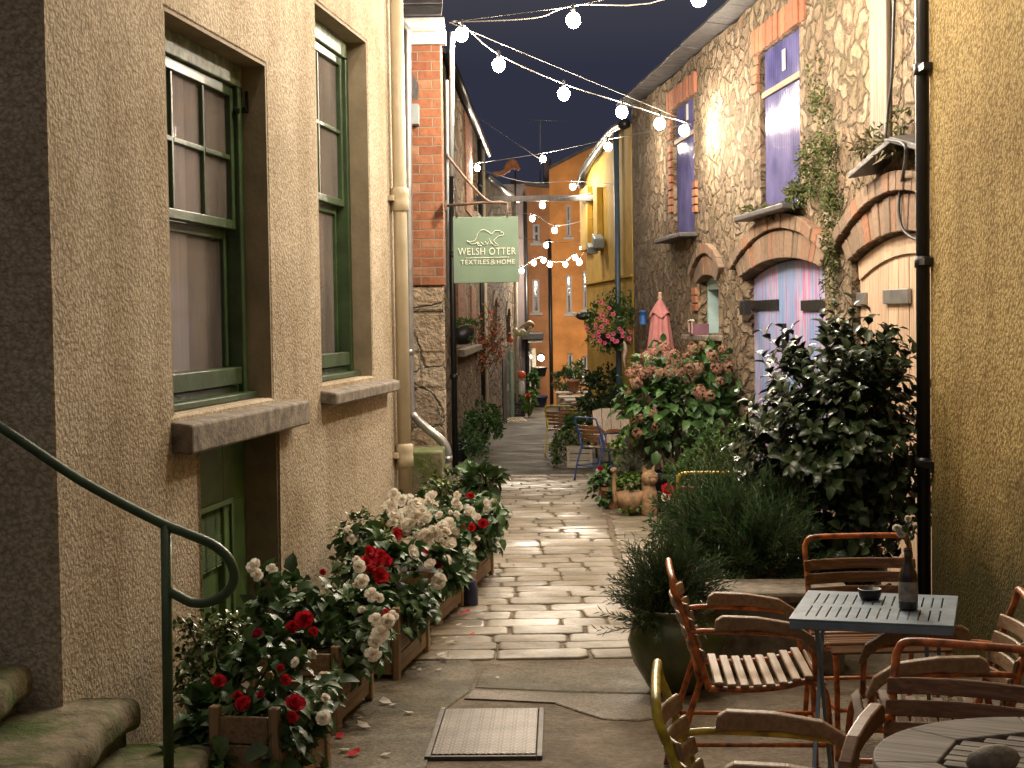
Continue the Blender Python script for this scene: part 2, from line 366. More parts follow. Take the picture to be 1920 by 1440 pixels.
# ------------------------------------------------------------------ ground, cobbles, concrete, path
def dirtmat():
    t = NT('worn_ground'); n = t.noise(4.5, 8, .7); f = t.noise(40, 5, .65)
    c = t.ramp(n, [(.3, (.10, .075, .05)), (.5, (.19, .15, .105)), (.7, (.29, .235, .17))])
    c = t.mix(.6, c, t.ramp(f, [(.3, (.5, .5, .5)), (.7, (1.25, 1.25, 1.25))]), 'MULTIPLY')
    return t.out(c, .8, t.bump(n, 1.0, .06, t.bump(f, .8, .012)), 0, .3)
def slabmat(name, lo, hi, rough, sc=4, hatch=False):
    t = NT(name); n = t.noise(sc, 7, .65); f = t.noise(55, 4, .6); c = t.ramp(n, [(.3, lo), (.7, hi)])
    g2 = t.noise(130, 2, .6); c = t.mix(.8, c, t.ramp(f, [(.35, (.45, .44, .42)), (.65, (1.25, 1.25, 1.25))]), 'MULTIPLY'); c = t.mix(t.ramp(g2, [(.6, (0, 0, 0)), (.7, (.55, .55, .55))]), c, (.30, .26, .2)); c = t.mix(t.ramp(t.noise(1.3, 6, .7), [(.5, (0, 0, 0)), (.64, (.5, .5, .5))]), c, (.06, .055, .03))
    nr = t.bump(f, .7, .009, t.bump(n, .4, .02))
    if hatch:
        w = t.n('ShaderNodeTexBrick'); t.l(t.tc.outputs['Object'], w.inputs['Vector']); w.inputs['Scale'].default_value = 1; w.inputs['Brick Width'].default_value = .035; w.inputs['Row Height'].default_value = .025; w.inputs['Mortar Size'].default_value = .003
        nr = t.bump(t.math('SUBTRACT', 1, w.outputs['Fac']), .8, .004, nr)
    r = t.n('ShaderNodeMapRange'); t.l(t.noise(2.0, 4), r.inputs[0]); r.inputs[1].default_value = .35; r.inputs[2].default_value = .65; r.inputs[3].default_value = rough - .22; r.inputs[4].default_value = rough
    return t.out(c, r.outputs[0], nr, 0, .3)
DIRT = dirtmat()
CONC = slabmat('concrete', (.075, .068, .042), (.23, .19, .14), .88, 5)
CONCP = slabmat('patched_concrete', (.14, .115, .08), (.25, .20, .145), .75, 5, True)
ASPH = slabmat('lane_surface', (.05, .043, .032), (.095, .08, .06), .9, 2.2)
KERB = slabmat('kerb_stone', (.26, .22, .17), (.42, .36, .28), .7)
def settmat():
    t = NT('setts'); r = t.rnd(); n = t.noise(7, 6, .65); f = t.noise(45, 4, .6)
    c = t.ramp(r, [(0, (.135, .105, .07)), (.3, (.225, .182, .125)), (.6, (.175, .142, .098)), (.85, (.265, .22, .155)), (1, (.20, .155, .10))])
    c = t.mix(.75, c, t.ramp(n, [(.3, (.5, .48, .45)), (.7, (1.25, 1.25, 1.22))]), 'MULTIPLY')
    c = t.mix(.4, c, t.ramp(f, [(.35, (.55, .55, .55)), (.65, (1.2, 1.2, 1.2))]), 'MULTIPLY')
    ro = t.n('ShaderNodeMapRange'); t.l(t.noise(1.3, 5), ro.inputs[0]); ro.inputs[1].default_value = .35; ro.inputs[2].default_value = .65; ro.inputs[3].default_value = .33; ro.inputs[4].default_value = .8
    return t.out(c, ro.outputs[0], t.bump(n, .6, .02, t.bump(f, .4, .004)))
SETT = settmat()

def sheet(name, mat, x0, x1, y0, y1, dz, nx=2, ny=2):
    mb = MB(); vs = [G(x0 + (x1 - x0) * i / (nx - 1), y0 + (y1 - y0) * j / (ny - 1), dz) for j in range(ny) for i in range(nx)]
    mb.add(vs, [(j * nx + i, j * nx + i + 1, (j + 1) * nx + i + 1, (j + 1) * nx + i) for j in range(ny - 1) for i in range(nx - 1)])
    return mb.build(name, mat)
tag(sheet('ground', DIRT, -60, 60, -6, 140, 0), kind='structure')
# setts: rows laid across the lane
mb = MB(); R_ = random.Random(5)
def sett(mb, x0, x1, y0, y1, h, ch=.022):
    j = lambda s=.009: R_.uniform(-s, s)
    c = [(x0 + j(), y0 + j()), (x1 + j(), y0 + j()), (x1 + j(), y1 + j()), (x0 + j(), y1 + j())]; ring = []
    for i in range(4):
        p, a, b = V(c[i]), V(c[i - 1]), V(c[(i + 1) % 4]); k = ch * R_.uniform(.6, 1.8)
        ring += [p + (a - p).normalized() * k, p + (b - p).normalized() * k]
    m = sum(ring, V((0, 0))) / 8; tx, ty = R_.uniform(-.012, .012), R_.uniform(-.012, .012)
    def P(q, s, z): q = m + (q - m) * s if isinstance(s, float) else m + (q - m); return q
    ins = lambda q, d: q + (m - q).normalized() * d
    vs = [G(q.x, q.y, -.01) for q in ring] + [G(q.x, q.y, h - .007 + tx * (q.x - m.x) + ty * (q.y - m.y)) for q in ring] + [G(ins(q, .007).x, ins(q, .007).y, h - .0015 + tx * (q.x - m.x) + ty * (q.y - m.y)) for q in ring] + [G(ins(q, .022).x, ins(q, .022).y, h + tx * (q.x - m.x) + ty * (q.y - m.y)) for q in ring]
    fs = [(r * 8 + i, r * 8 + (i + 1) % 8, r * 8 + 8 + (i + 1) % 8, r * 8 + 8 + i) for r in range(3) for i in range(8)] + [tuple(range(24, 32))]
    mb.add(vs, fs, 0, True)
y = 7.86; row = 0
while y < 19.5:
    d = R_.uniform(.2, .29); xl = -.50 + .022 * (y - 8) + R_.uniform(-.03, .03) - (.12 if row % 4 == 0 else 0)
    if y > 12: xl -= .25
    x = xl; xm = .68 + .03 * (y - 8) + R_.uniform(-.02, .02)
    while x < xm - .12:
        w = R_.uniform(.22, .52)
        if xm - (x + w) < .14: w = xm - x
        sett(mb, x + .006, x + w - .006, y + .006, y + d - .006, R_.uniform(.009, .016)); x += w
    x = xm + .03
    while x < xm + .9 + .04 * (y - 8):      # margin of bigger flags along the right
        w = R_.uniform(.26, .5)
        if R_.random() < .9: sett(mb, x + .008, x + w - .008, y + .006 + R_.uniform(0, .05), y + d * R_.uniform(.9, 1.0), R_.uniform(.004, .018))
        x += w
    y += d; row += 1
tag(mb.build('cobbled_path', SETT), kind='structure')
mb = MB()
def slab(mb, pts, h, mi=0):
    n = len(pts); c = sum((V(p) for p in pts), V((0, 0))) / n
    vs = [G(p[0], p[1], -.01) for p in pts] + [G(p[0], p[1], h - .004) for p in pts] + [G(*(V(p) + (c - V(p)).normalized() * .012), h) for p in pts]
    mb.add(vs, [(r * n + i, r * n + (i + 1) % n, (r + 1) * n + (i + 1) % n, (r + 1) * n + i) for r in range(2) for i in range(n)] + [tuple(range(2 * n, 3 * n))], mi)
def gxy(*pp): return [(lambda q: (q.x, q.y))(gp(a, b)) for a, b in pp]
m2 = MB(); slab(m2, [(-1.35, 5.0)] + gxy((800, 1440), (815, 1370), (835, 1332), (878, 1298), (895, 1262), (880, 1236), (730, 1212), (800, 1130)) + [(-.75, 10.9), (-.98, 9)], .007)
tag(m2.build('concrete_strip', CONC), kind='structure')
m2 = MB(); slab(m2, gxy((884, 1296), (1060, 1303), (1245, 1306), (1290, 1340), (1200, 1353), (1130, 1350), (1085, 1336), (1040, 1320), (960, 1316), (870, 1312)), .008)
tag(m2.build('concrete_patch', CONCP), kind='structure')
m2 = MB(); slab(m2, gxy((902, 1258), (1300, 1250), (1330, 1296), (1245, 1302), (1060, 1298), (890, 1290)), .005)
tag(m2.build('stone_threshold', CONC), kind='structure')
tag(sheet('path', ASPH, -3, 3, 19.62, 60, .012), kind='structure')
mb = MB()
x = -1.1
while x < 1.5:
    w = R_.uniform(.35, .7); sett(mb, x, x + w - .015, 19.46, 19.7, .028); x += w
for k in range(26):
    y = 21.6 + k * .72; x = -.78 + .0267 * (y - 21.6); sett(mb, x - .1, x + .06, y, y + .7, .03)
tag(mb.build('kerb', KERB), kind='structure')
# low stone landing rows on the left of the lane, manhole
def checkermat():
    t = NT('chequer_plate'); v = t.obj((1, 1, 1)); w = []
    for a in (pi / 4, -pi / 4):
        mp = t.n('ShaderNodeMapping'); t.l(t.tc.outputs['Object'], mp.inputs[0]); mp.inputs['Rotation'].default_value = (0, 0, a)
        b = t.n('ShaderNodeTexBrick'); t.l(mp.outputs[0], b.inputs['Vector']); b.inputs['Scale'].default_value = 1; b.inputs['Brick Width'].default_value = .034; b.inputs['Row Height'].default_value = .017; b.inputs['Mortar Size'].default_value = .0055; b.inputs['Mortar Smooth'].default_value = .5; w.append(t.math('SUBTRACT', 1, b.outputs['Fac']))
    ck = t.n('ShaderNodeTexChecker'); mp = t.n('ShaderNodeMapping'); t.l(t.tc.outputs['Object'], mp.inputs[0]); mp.inputs['Rotation'].default_value = (0, 0, pi / 4); t.l(mp.outputs[0], ck.inputs['Vector']); ck.inputs['Scale'].default_value = 1 / .034
    h = t.mix(ck.outputs['Fac'], w[0], w[1]); n = t.noise(5, 5)
    c = t.mix(h, t.ramp(n, [(.3, (.07, .055, .045)), (.7, (.13, .11, .09))]), t.ramp(n, [(.3, (.19, .155, .125)), (.7, (.33, .28, .235))]))
    return t.out(c, .5, t.bump(h, 1.0, .012), .3)
CHEQ = checkermat()
tl, tr, br, bl = [gp(*p) for p in ((826, 1336), (1016, 1336), (1011, 1426), (807, 1424))]
mc = (tl + tr + br + bl) / 4; mw = ((tr - tl).length + (br - bl).length) / 4; ml = ((tl - bl).length + (tr - br).length) / 4
mh = thing('manhole_cover', 'square steel chequer plate manhole cover set in the worn paving', 'manhole cover', G(mc.x, mc.y), -.02)
mh.rotation_euler = (-math.atan(SLOPE), 0, -.03)
MB().box((0, 0, .012), (mw * 2 - .03, ml * 2 - .03, .02)).build('cover_plate', CHEQ, mh, bevel=.003)
fr = MB()
for s in (-1, 1):
    fr.box((s * mw, 0, .008), (.022, ml * 2 + .022, .02)); fr.box((0, s * ml, .008), (mw * 2 - .024, .022, .018))
fr.build('frame', plain('worn_steel', (.09, .075, .06), .6, .2, .25, 12), mh, bevel=.002)

# ------------------------------------------------------------------ cream rendered house on the left
def X0(Y): return -2.236 + .1335 * Y
FL = Frame((X0(5.18), 5.18), (.1335, 1))
house = thing('rendered_house', 'cream roughcast house with green sash windows along the left of the lane', 'house', FL.o, FL.rz)
xe = FL.at(757, 450)[0]
w1 = [FL.at(317, 400)[0], FL.at(505, 400)[0], FL.at(515, 745)[1], (FL.at(497, 122)[1] + FL.at(316, 14)[1]) / 2]
w2 = [FL.at(598, 400)[0], FL.at(694, 400)[0], FL.at(690, 706)[1], (FL.at(688, 74)[1] + FL.at(593, 6)[1]) / 2]
vd = [FL.at(371, 900)[0], FL.at(524, 1000)[0], -.7, w1[2] - .13]
wallobj('wall', rect(0, xe, -.7, 5.6), [rect(*w1), rect(*w2), rect(*vd)], .32, CREAM, house, 0, .012)
MB().bb((0, .32, -.7), (.32, 3.2, 5.6)).build('side_wall', plain('smooth_render', (.27, .24, .14), .85, 0, .15, 3, .004, 50), house)
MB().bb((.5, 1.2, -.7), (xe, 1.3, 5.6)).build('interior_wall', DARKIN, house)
REVEAL = plain('smooth_reveal', (.27, .215, .14), .8, 0, .15, 5, .004, 40)
def reveal(o):
    x0, x1, z0, z1 = o; m = MB(); a, b = .004, .3
    m.bb((x1 - .012, a, z0), (x1 + .003, b, z1)); m.bb((x0 - .003, a, z0), (x0 + .012, b, z1)); m.bb((x0 + .0121, a, z1 - .012), (x1 - .0121, b, z1 + .003)); m.build('reveal', REVEAL, house)
for o in (w1, w2, vd): reveal(o)
def sash(parent, o, cols, curt, lbl=None):
    x0, x1, z0, z1 = o; Y = .125
    f = MB(); zm = z0 + (z1 - z0) * .505
    f.bb((x0 + .005, Y, z0 + .02), (x0 + .075, Y + .11, z1 - .12)); f.bb((x1 - .075, Y, z0 + .02), (x1 - .005, Y + .11, z1 - .12))
    f.bb((x0 + .005, Y + .03, z0 + .003), (x1 - .005, Y + .1, z0 + .07)); f.bb((x0 + .1, Y + .002, z0 + .075), (x1 - .1, Y + .075, z0 + .16))
    f.bb((x0 + .02, Y - .05, z0 + .003), (x1 - .02, Y + .026, z0 + .035))
    win = f.build('window', GREEN, parent, bevel=.006)
    MB().bb((x0 + .005, Y, z1 - .117), (x1 - .005, Y + .11, z1 - .003)).build('head', GREENW, win, bevel=.006)
    s = MB(); a, b = x0 + .078, x1 - .078; ys = Y + .025; top = z1 - .12
    s.bb((a, ys, zm), (a + .045, ys + .045, top)); s.bb((b - .045, ys, zm), (b, ys + .045, top)); s.bb((a + .046, ys, zm), (b - .046, ys + .05, zm + .045)); s.bb((a + .046, ys, top - .05), (b - .046, ys + .045, top))
    zb = (zm + top) / 2
    for k in range(1, cols):
        xx = a + (b - a) * k / cols; s.bb((xx - .012, ys + .008, zm + .047), (xx + .012, ys + .04, top - .052))
    for k in range(cols):
        xa = a + (b - a) * k / cols + (.0125 if k else .046); xb = a + (b - a) * (k + 1) / cols - (.0125 if k < cols - 1 else .046)
        s.bb((xa, ys + .006, zb - .012), (xb, ys + .038, zb + .012))
    s.build('upper_sash', GREEN, win, bevel=.004)
    s = MB(); yl = Y + .075
    s.bb((a, yl, z0 + .162), (a + .045, yl + .04, zm - .002)); s.bb((b - .045, yl, z0 + .162), (b, yl + .04, zm - .002))
    s.bb((a + .045, yl, zm - .05), (b - .045, yl + .04, zm - .002)); s.build('lower_sash', GREEN, win, bevel=.004)
    MB().bb((a + .04, ys + .028, zm + .04), (b - .04, ys + .032, top - .04)).build('pane', PALEPANE, win)
    MB().bb((a + .04, yl + .02, z0 + .155), (b - .04, yl + .024, zm)).build('pane', PALEPANE, win)
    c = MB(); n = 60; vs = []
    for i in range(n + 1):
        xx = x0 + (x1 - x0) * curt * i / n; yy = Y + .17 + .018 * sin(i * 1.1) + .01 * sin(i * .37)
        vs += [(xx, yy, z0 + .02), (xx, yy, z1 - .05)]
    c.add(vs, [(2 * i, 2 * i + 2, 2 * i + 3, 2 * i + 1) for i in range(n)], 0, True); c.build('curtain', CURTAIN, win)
    return win
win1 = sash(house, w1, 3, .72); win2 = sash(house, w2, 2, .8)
# stone sills
s = MB(); xa, xb = FL.at(321, 800)[0] + .0, FL.at(551, 770)[0]; zt = w1[2]
s.add([(xa, -.09, zt - .16), (xb, -.09, zt - .16), (xb, .2, zt - .14), (xa, .2, zt - .14), (xa, -.09, zt - .035), (xb, -.09, zt - .035), (xb, .2, zt - .003), (xa, .2, zt - .003)],
      [(0, 3, 2, 1), (4, 5, 6, 7), (0, 1, 5, 4), (1, 2, 6, 5), (2, 3, 7, 6), (3, 0, 4, 7)]); s.build('sill', STONE, win1, bevel=.012)
s = MB(); xa, xb = FL.at(601, 740)[0], FL.at(727, 712)[0]; zt = w2[2]
s.add([(xa, -.09, zt - .12), (xb, -.09, zt - .12), (xb, .2, zt - .1), (xa, .2, zt - .1), (xa, -.09, zt - .05), (xb, -.09, zt - .05), (xb, .2, zt - .003), (xa, .2, zt - .003)],
      [(0, 3, 2, 1), (4, 5, 6, 7), (0, 1, 5, 4), (1, 2, 6, 5), (2, 3, 7, 6), (3, 0, 4, 7)]); s.build('sill', STONE, win2, bevel=.012)
# iron catch on the reveal of the first window
c = MB(); xc, zc = w1[1] - .002, FL.at(470, 190)[1]
c.bar((xc, .17, zc), (xc - .1, .12, zc - .02), .022, .03); c.bar((xc - .005, .1, zc - .02), (xc - .005, .1, zc + .09), .018, .018); c.bar((xc - .01, .1, zc), (xc - .01, .21, zc - .03), .018, .028); c.build('casement_catch', IRON, win1, bevel=.004)
# green vent door below the first window
x0, x1, z0, z1 = vd; d = MB(); Y = .17
d.bb((x0 + .003, Y, z0), (x0 + .06, Y + .06, z1 - .003)); d.bb((x1 - .36, Y, z0), (x1 - .003, Y + .05, z1 - .003)); d.bb((x0 + .061, Y, z1 - .36), (x1 - .361, Y + .06, z1 - .003)); d.bb((x0 + .061, Y + .035, z0), (x1 - .361, Y + .06, z1 - .361))
d.bb((x1 - .28, Y - .014, z0), (x1 - .25, Y - .001, z1 - .38)); d.bb((x0 + .02, Y - .014, z1 - .38), (x1 - .25, Y - .001, z1 - .35))
VENTG = plain('mid_green_paint', (.085, .16, .05), .6, 0, .2, 6)
vent = d.build('vent_door', VENTG, house, bevel=.006)
lv = MB(); za = FL.at(400, 935, Y)[1]; zb = FL.at(400, 1065, Y)[1]; xa, xb = FL.at(372, 1000, Y)[0], FL.at(428, 1000, Y)[0]
n = 22
for k in range(n):
    z = zb + (za - zb) * k / (n - 1)
    for q in range(3):
        u = xa + (xb - xa) * q / 3
        lv.add([(u + .008, Y + .034, z + .012), (u + (xb - xa) / 3 - .008, Y + .034, z + .012), (u + (xb - xa) / 3 - .008, Y + .012, z - .012), (u + .008, Y + .012, z - .012)], [(0, 1, 2, 3)])
lv.build('louvre', plain('matt_green', (.085, .15, .05), .85, 0, .2, 6), vent)
# cream soil pipe at the end of the wall
xp = FL.at(751, 450, -.06)[0]; p = MB(); p.tube([(xp, -.06, 5.6), (xp, -.06, -.6)], .047, 14)
for z in (FL.at(750, 372, -.06)[1], FL.at(757, 852, -.06)[1]):
    p.lathe([(.048, -.09), (.062, -.085), (.062, -.02), (.058, 0), (.062, .02), (.062, .06), (.05, .075)], 14, (xp, -.06, z)); p.bb((xp - .11, -.035, z - .02), (xp + .06, .0, z + .015))
p.build('soil_pipe', CREAMP, house)

# ------------------------------------------------------------------ steps and handrail, bottom left
st = thing('stone_steps', 'worn mossy stone steps rising to the left behind the green handrail', 'steps', G(-1.3, 5.0))
def step(x, z, y0, y1, wd, sk, nm='step'):
    s = MB(); n = 20; prof = [(wd, -.30), (.03, -.30), (.03, -.125), (.028, -.12), (.0, -.115), (-.015, -.105), (-.022, -.085), (-.022, -.045), (-.016, -.02), (.0, -.005), (.03, -.001), (.08, 0), (.12, .0), (wd, .0)]; vs = []
    for i in range(n + 1):
        t = i / n; y = y0 + (y1 - y0) * t; e = max(0, abs(t - .5) * 2 - .88) * .5
        for (a, b) in prof: vs.append(V((x + a + (y - 5) * sk + .008 * sin(y * 9 + x * 5) + .006 * sin(y * 23) + .004 * sin(y * 61), y, z + b - (.004 * sin(y * 7)) - e * .12)) - st.location)
    k = len(prof); s.add(vs, [(i * k + j, i * k + (j + 1) % k, (i + 1) * k + (j + 1) % k, (i + 1) * k + j) for i in range(n) for j in range(k)] + [tuple(range(k)), tuple(range(n * k, n * k + k))[::-1]])
    for v in s.v: v.x = -1 * (v.x + st.location.x - x) + x - st.location.x   # nosing faces the lane
    return s.build(nm, NOSE, st, smooth=True, bevel=0)
step(-1.10, .11, 3.6, 5.38, .55, -.05); step(-1.37, .285, 3.6, 5.34, .55, -.06); step(-1.66, .45, 3.6, 5.14, 1.6, 0)
hr = thing('handrail', 'dark green tubular handrail curling back to its post on the steps', 'handrail', (-1.118, 5.0, .1))
def hp(px, py): return at(px, py, 5.0) - V(hr.location)
pts = [hp(*q) for q in ((-160, 702), (0, 800), (150, 900), (290, 975), (350, 1000), (400, 1022), (430, 1050), (439, 1085), (424, 1112), (395, 1128), (362, 1130), (335, 1118), (318, 1108))]
MB().tube(smoothpath(pts, 5), .0165, 10).build('rail', GREEN, hr)
MB().tube([hp(311, 984), hp(317, 1500)], .0175, 10).build('post', GREEN, hr)

# ------------------------------------------------------------------ brick-fronted building with the hanging sign
FB = Frame((-.535, 12.5), (1, 0))
bk = thing('brick_building', 'stone building with a red brick upper pier and slate roof beyond the cream house', 'building', FB.o, FB.rz)
zs, ze = FB.at(800, 540)[1], FB.at(800, 80)[1]
foot = [(-2.6, 0), (-.012, 0), (-.36, 8.4), (-2.6, 8.4)]
MB().prism(foot, lambda x, y: (x, y - .02, -.8), lambda x, y: (x, y - .02, ze)).build('wall', RUB_PIER, bk)
m = MB(); m.bb((-2.6, -.05, zs + .02), (.0, .3, ze)); m.build('brick_facing', BRICK, bk, bevel=.006)
m = MB(); rr_ = random.Random(3)   # big squared stones of the lower pier, standing proud of the mortar
z = zs + .015
while z > -.7:
    h = rr_.uniform(.17, .34); x = .0
    while x > -.9:
        w = rr_.uniform(.2, .42); x2 = x - w
        m.box(((x + x2) / 2, .0 + rr_.uniform(-.012, .012), z - h / 2), (w - .010, .07, h - .010), M.Rotation(rr_.uniform(-.05, .05), 3, 'Y'))
        x = x2
    z -= h
m.build('pier_stone', RUB_PIER, bk, bevel=.02, seg=2)
xa, za = FB.at(769, 56, -.1); xb, zb = FB.at(836, 82, -.1)
m = MB(); m.bb((-2.6, -.1, zb), (xb, .0, za)); m.build('fascia', WHITEP, bk, bevel=.004)
zg = FB.at(800, 46, -.16)[1]
m = MB(); m.tube([(-2.6, -.16, zg), (.04, -.16, zg)], .055, 12); m.build('gutter', plain('grey_gutter', (.30, .28, .25), .45, 0, .15), bk)
m = MB(); m.prism([(-2.6, 0), (.02, 0), (.02, 4), (-2.6, 4)], lambda x, y: (x, y - .14, zg + .07 + y * .62), lambda x, y: (x, y - .14, zg + .1 + y * .62))
for r in range(9): m.box((-1.29, -.14 + r * .22, zg + .115 + r * .22 * .62), (2.62, .24, .012), M.Rotation(math.atan(.62) - .06, 3, 'X'))
m.build('slate_roof', SLATE, bk)
def wp(px, py, Y, fr): q = at(px, py, Y); return q - fr.o
m = MB(); m.tube(smoothpath([wp(752, 45, 12.3, FB), wp(764, 58, 12.3, FB), wp(764, 75, 12.3, FB), wp(764, 130, 12.3, FB), wp(766, 500, 12.3, FB), wp(769, 755, 12.3, FB), wp(776, 778, 12.3, FB), wp(800, 803, 12.3, FB), wp(828, 826, 12.3, FB), wp(838, 845, 12.3, FB), wp(839, 870, 12.3, FB), wp(841, 1010, 12.3, FB)], 5), .036, 12)
for (a, b) in ((767, 660), (839, 860)): m.tube([wp(a, b - 5, 12.3, FB), wp(a, b + 5, 12.3, FB)], .041, 12)
m.tube([wp(828, 872, 12.3, FB), wp(839, 873, 12.3, FB)], .012, 6)
m.build('down_pipe', STEEL, bk)
m = MB(); a, b = wp(757, 196, 12.36, FB), wp(786, 234, 12.36, FB); m.bb((a.x, a.y - .05, b.z), (b.x, a.y + .1, a.z)); m.build('utility_box', GREYP, bk, bevel=.006)
m = MB(); m.prism([(752, 95), (785, 160), (783, 187), (776, 187), (752, 150)], lambda x, y: wp(x, y, 12.3, FB), lambda x, y: wp(x, y, 12.42, FB)); m.build('barge_board', SLATE, bk)
m = MB(); m.tube([wp(848, 60, 12.7, FB), wp(846, 330, 12.7, FB)], .02, 8); m.tube([wp(838, 150, 12.46, FB), wp(840, 560, 12.46, FB)], .012, 8); m.build('conduit', GREYP, bk)
# mossy block at its foot
mo = thing('concrete_block', 'mossy concrete plinth block beside the silver downpipe', 'block', G(-.9, 12.0))
a, b = at(769, 848, 11.75), at(829, 842, 11.75); m = MB()
m.bb((a.x - .3 + .9, -.25, -.02), (b.x + .9, .42, a.z - mo.location.z)); m.build('block', NOSE, mo, bevel=.015)

# hanging sign
sg = thing('hanging_sign', 'square sage green shop sign with a white otter drawing hung from an iron bracket', 'sign', at(911, 467, 12.4))
SO = V(sg.location); sp = lambda px, py, dy=0: at(px, py, 12.4 + dy) - SO
SAGE = plain('sage_paint', (.155, .225, .16), .55, 0, .06, 5)
LETTER = plain('cream_lettering', (.80, .78, .66), .6, 0, .03)
m = MB(); cs = [sp(849, 407), sp(971, 406), sp(974, 529), sp(851, 531)]
m.add(cs + [c + V((0, .03, 0)) for c in cs], [(0, 3, 2, 1), (4, 5, 6, 7), (0, 1, 5, 4), (1, 2, 6, 5), (2, 3, 7, 6), (3, 0, 4, 7)]); bd = m.build('board', SAGE, sg, bevel=.003)
def words(txt, px0, px1, py, hpx, name, off=0.0):
    cu = bpy.data.curves.new('t', 'FONT'); cu.body = txt; cu.extrude = .0015; cu.offset = off; cu.space_character = 1.12; o = bpy.data.objects.new('t', cu); COL.objects.link(o)
    dg = bpy.context.evaluated_depsgraph_get(); dg.update(); me = bpy.data.meshes.new_from_object(o.evaluated_get(dg)); bpy.data.objects.remove(o)
    xs = [v.co.x for v in me.vertices]; ys = [v.co.y for v in me.vertices]; a, b = sp(px0, py, -.006), sp(px1, py - 1, -.006); top = sp(px0, py - hpx, -.006)
    kx = (b.x - a.x) / (max(xs) - min(xs)); kz = (top.z - a.z) / (max(ys) - min(ys)); x0, y0 = min(xs), min(ys)
    for v in me.vertices:
        x, y, z = v.co; v.co = (a.x + (x - x0) * kx, a.y + z * .9, a.z + (y - y0) * kz + (b.z - a.z) * (x - x0) / (max(xs) - x0))
    me.materials.append(LETTER); return link(name, me, bd)
words('WELSH OTTER', 859, 967, 478, 13, 'lettering', -.008); words('TEXTILES', 864, 917, 496, 8.5, 'lettering', -.004); words('&', 920, 929, 496, 9, 'lettering', -.02); words('HOME', 932, 965, 495.5, 8.5, 'lettering', -.004)
m = MB(); q = lambda pts, r=.0022: m.tube(smoothpath([sp(a, b, -.006) for a, b in pts], 5), r, 5)
X = lambda x, y: (820 + x / 6, 380 + y / 6)
q([X(335, 425), X(365, 440), X(420, 425), X(440, 390), X(455, 350), X(490, 315), X(530, 306), X(575, 325), X(610, 350), X(640, 320), X(680, 312), X(720, 325), X(745, 345), X(738, 362), X(700, 372), X(680, 380), X(650, 410), X(635, 425), X(650, 450), X(680, 470), X(672, 483), X(640, 478)])
q([X(335, 430), X(375, 458), X(420, 462), X(455, 440)]); q([X(455, 442), X(475, 470), X(500, 482), X(465, 484), X(445, 455)]); q([X(490, 440), X(520, 470), X(550, 462), X(535, 430)]); q([X(555, 470), X(575, 440), X(560, 415)]); q([X(580, 405), X(600, 440), X(640, 480)]); q([X(590, 470), X(605, 445)]); q([X(710, 338), X(720, 336)])
q([(872, 484), (954, 482)], .002); m.build('otter_drawing', LETTER, bd)
RUST = plain('rusty_iron', (.16, .10, .07), .6, .4, .3, 30)
m = MB(); m.tube([sp(835, 386), sp(905, 380), sp(938, 379), sp(951, 381)], .011, 8); m.tube(smoothpath([sp(837, 290, .05), sp(880, 343), sp(915, 377), sp(940, 380)], 4), .011, 8)
for a in (856, 951): m.tube([sp(a, 383), sp(a, 408)], .006, 6)
m.bb(sp(833, 395) - V((0, .03, 0)), sp(838, 376) + V((0, .05, 0))); m.build('bracket', RUST, sg)

# ------------------------------------------------------------------ long stone building further along the left
F3 = Frame((-.885, 20.9), (.0295, 1))
s3 = thing('stone_building', 'rubble stone building with brick strips and black pipes on the left of the lane', 'building', F3.o, F3.rz)
zt = 5.15; L = 12.2
wa = [F3.at(887, 300)[0], F3.at(893, 300)[0], 3.6, 4.5]; wb = [F3.at(886, 560)[0], F3.at(892, 560)[0], F3.at(889, 660)[1] + .1, F3.at(889, 590)[1]]
wallobj('wall', rect(0, L, -1.2, zt), [rect(*wa), rect(*wb)], .4, RUB_LEFT, s3)
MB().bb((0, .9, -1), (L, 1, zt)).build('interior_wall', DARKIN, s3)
for w_ in (wa, wb):
    x0, x1, z0, z1 = w_; f = MB(); f.bb((x0, .12, z0), (x0 + .07, .2, z1)); f.bb((x1 - .07, .12, z0), (x1, .2, z1)); f.bb((x0, .12, z0), (x1, .2, z0 + .07)); f.bb((x0, .12, z1 - .07), (x1, .2, z1)); f.bb((x0, .13, (z0 + z1) / 2 - .03), (x1, .19, (z0 + z1) / 2 + .03))
    o = f.build('window', WHITEP, s3, bevel=.004); MB().bb((x0 + .06, .15, z0 + .06), (x1 - .06, .155, z1 - .06)).build('pane', PANE, o)
    MB().bb((x0 - .1, -.08, z0 - .12), (x1 + .1, .12, z0 - .003)).build('sill', STONE, o, bevel=.01)
m = MB()
for (a, b, c, d_) in ((869, 884, 225, 400), (855, 871, 533, 606), (881, 890, 538, 600)):
    m = MB(); x0, z1 = F3.at(a, c); x1, z0 = F3.at(b, d_); z0 = F3.at((a + b) / 2, d_)[1]; z1 = F3.at((a + b) / 2, c)[1]; m.bb((x0, -.03, z0), (x1, .05, z1)); m.build('brick_strip', BRICK, s3)
a = F3.at(857, 662); b = F3.at(893, 660); MB().bb((a[0], -.12, a[1] - .06), (b[0], .05, a[1] + .05)).build('ledge', STONE, s3, bevel=.01)
m = MB(); zg = zt - .02; m.tube([(0, -.1, zg), (L, -.1, zg)], .07, 8); m.build('gutter', IRON, s3)
m = MB(); m.prism([(0, 0), (L, 0), (L, 3), (0, 3)], lambda x, y: (x, y - .06, zt + .03 + y * .7), lambda x, y: (x, y - .06, zt + .09 + y * .7)); m.build('slate_roof', SLATE, s3)
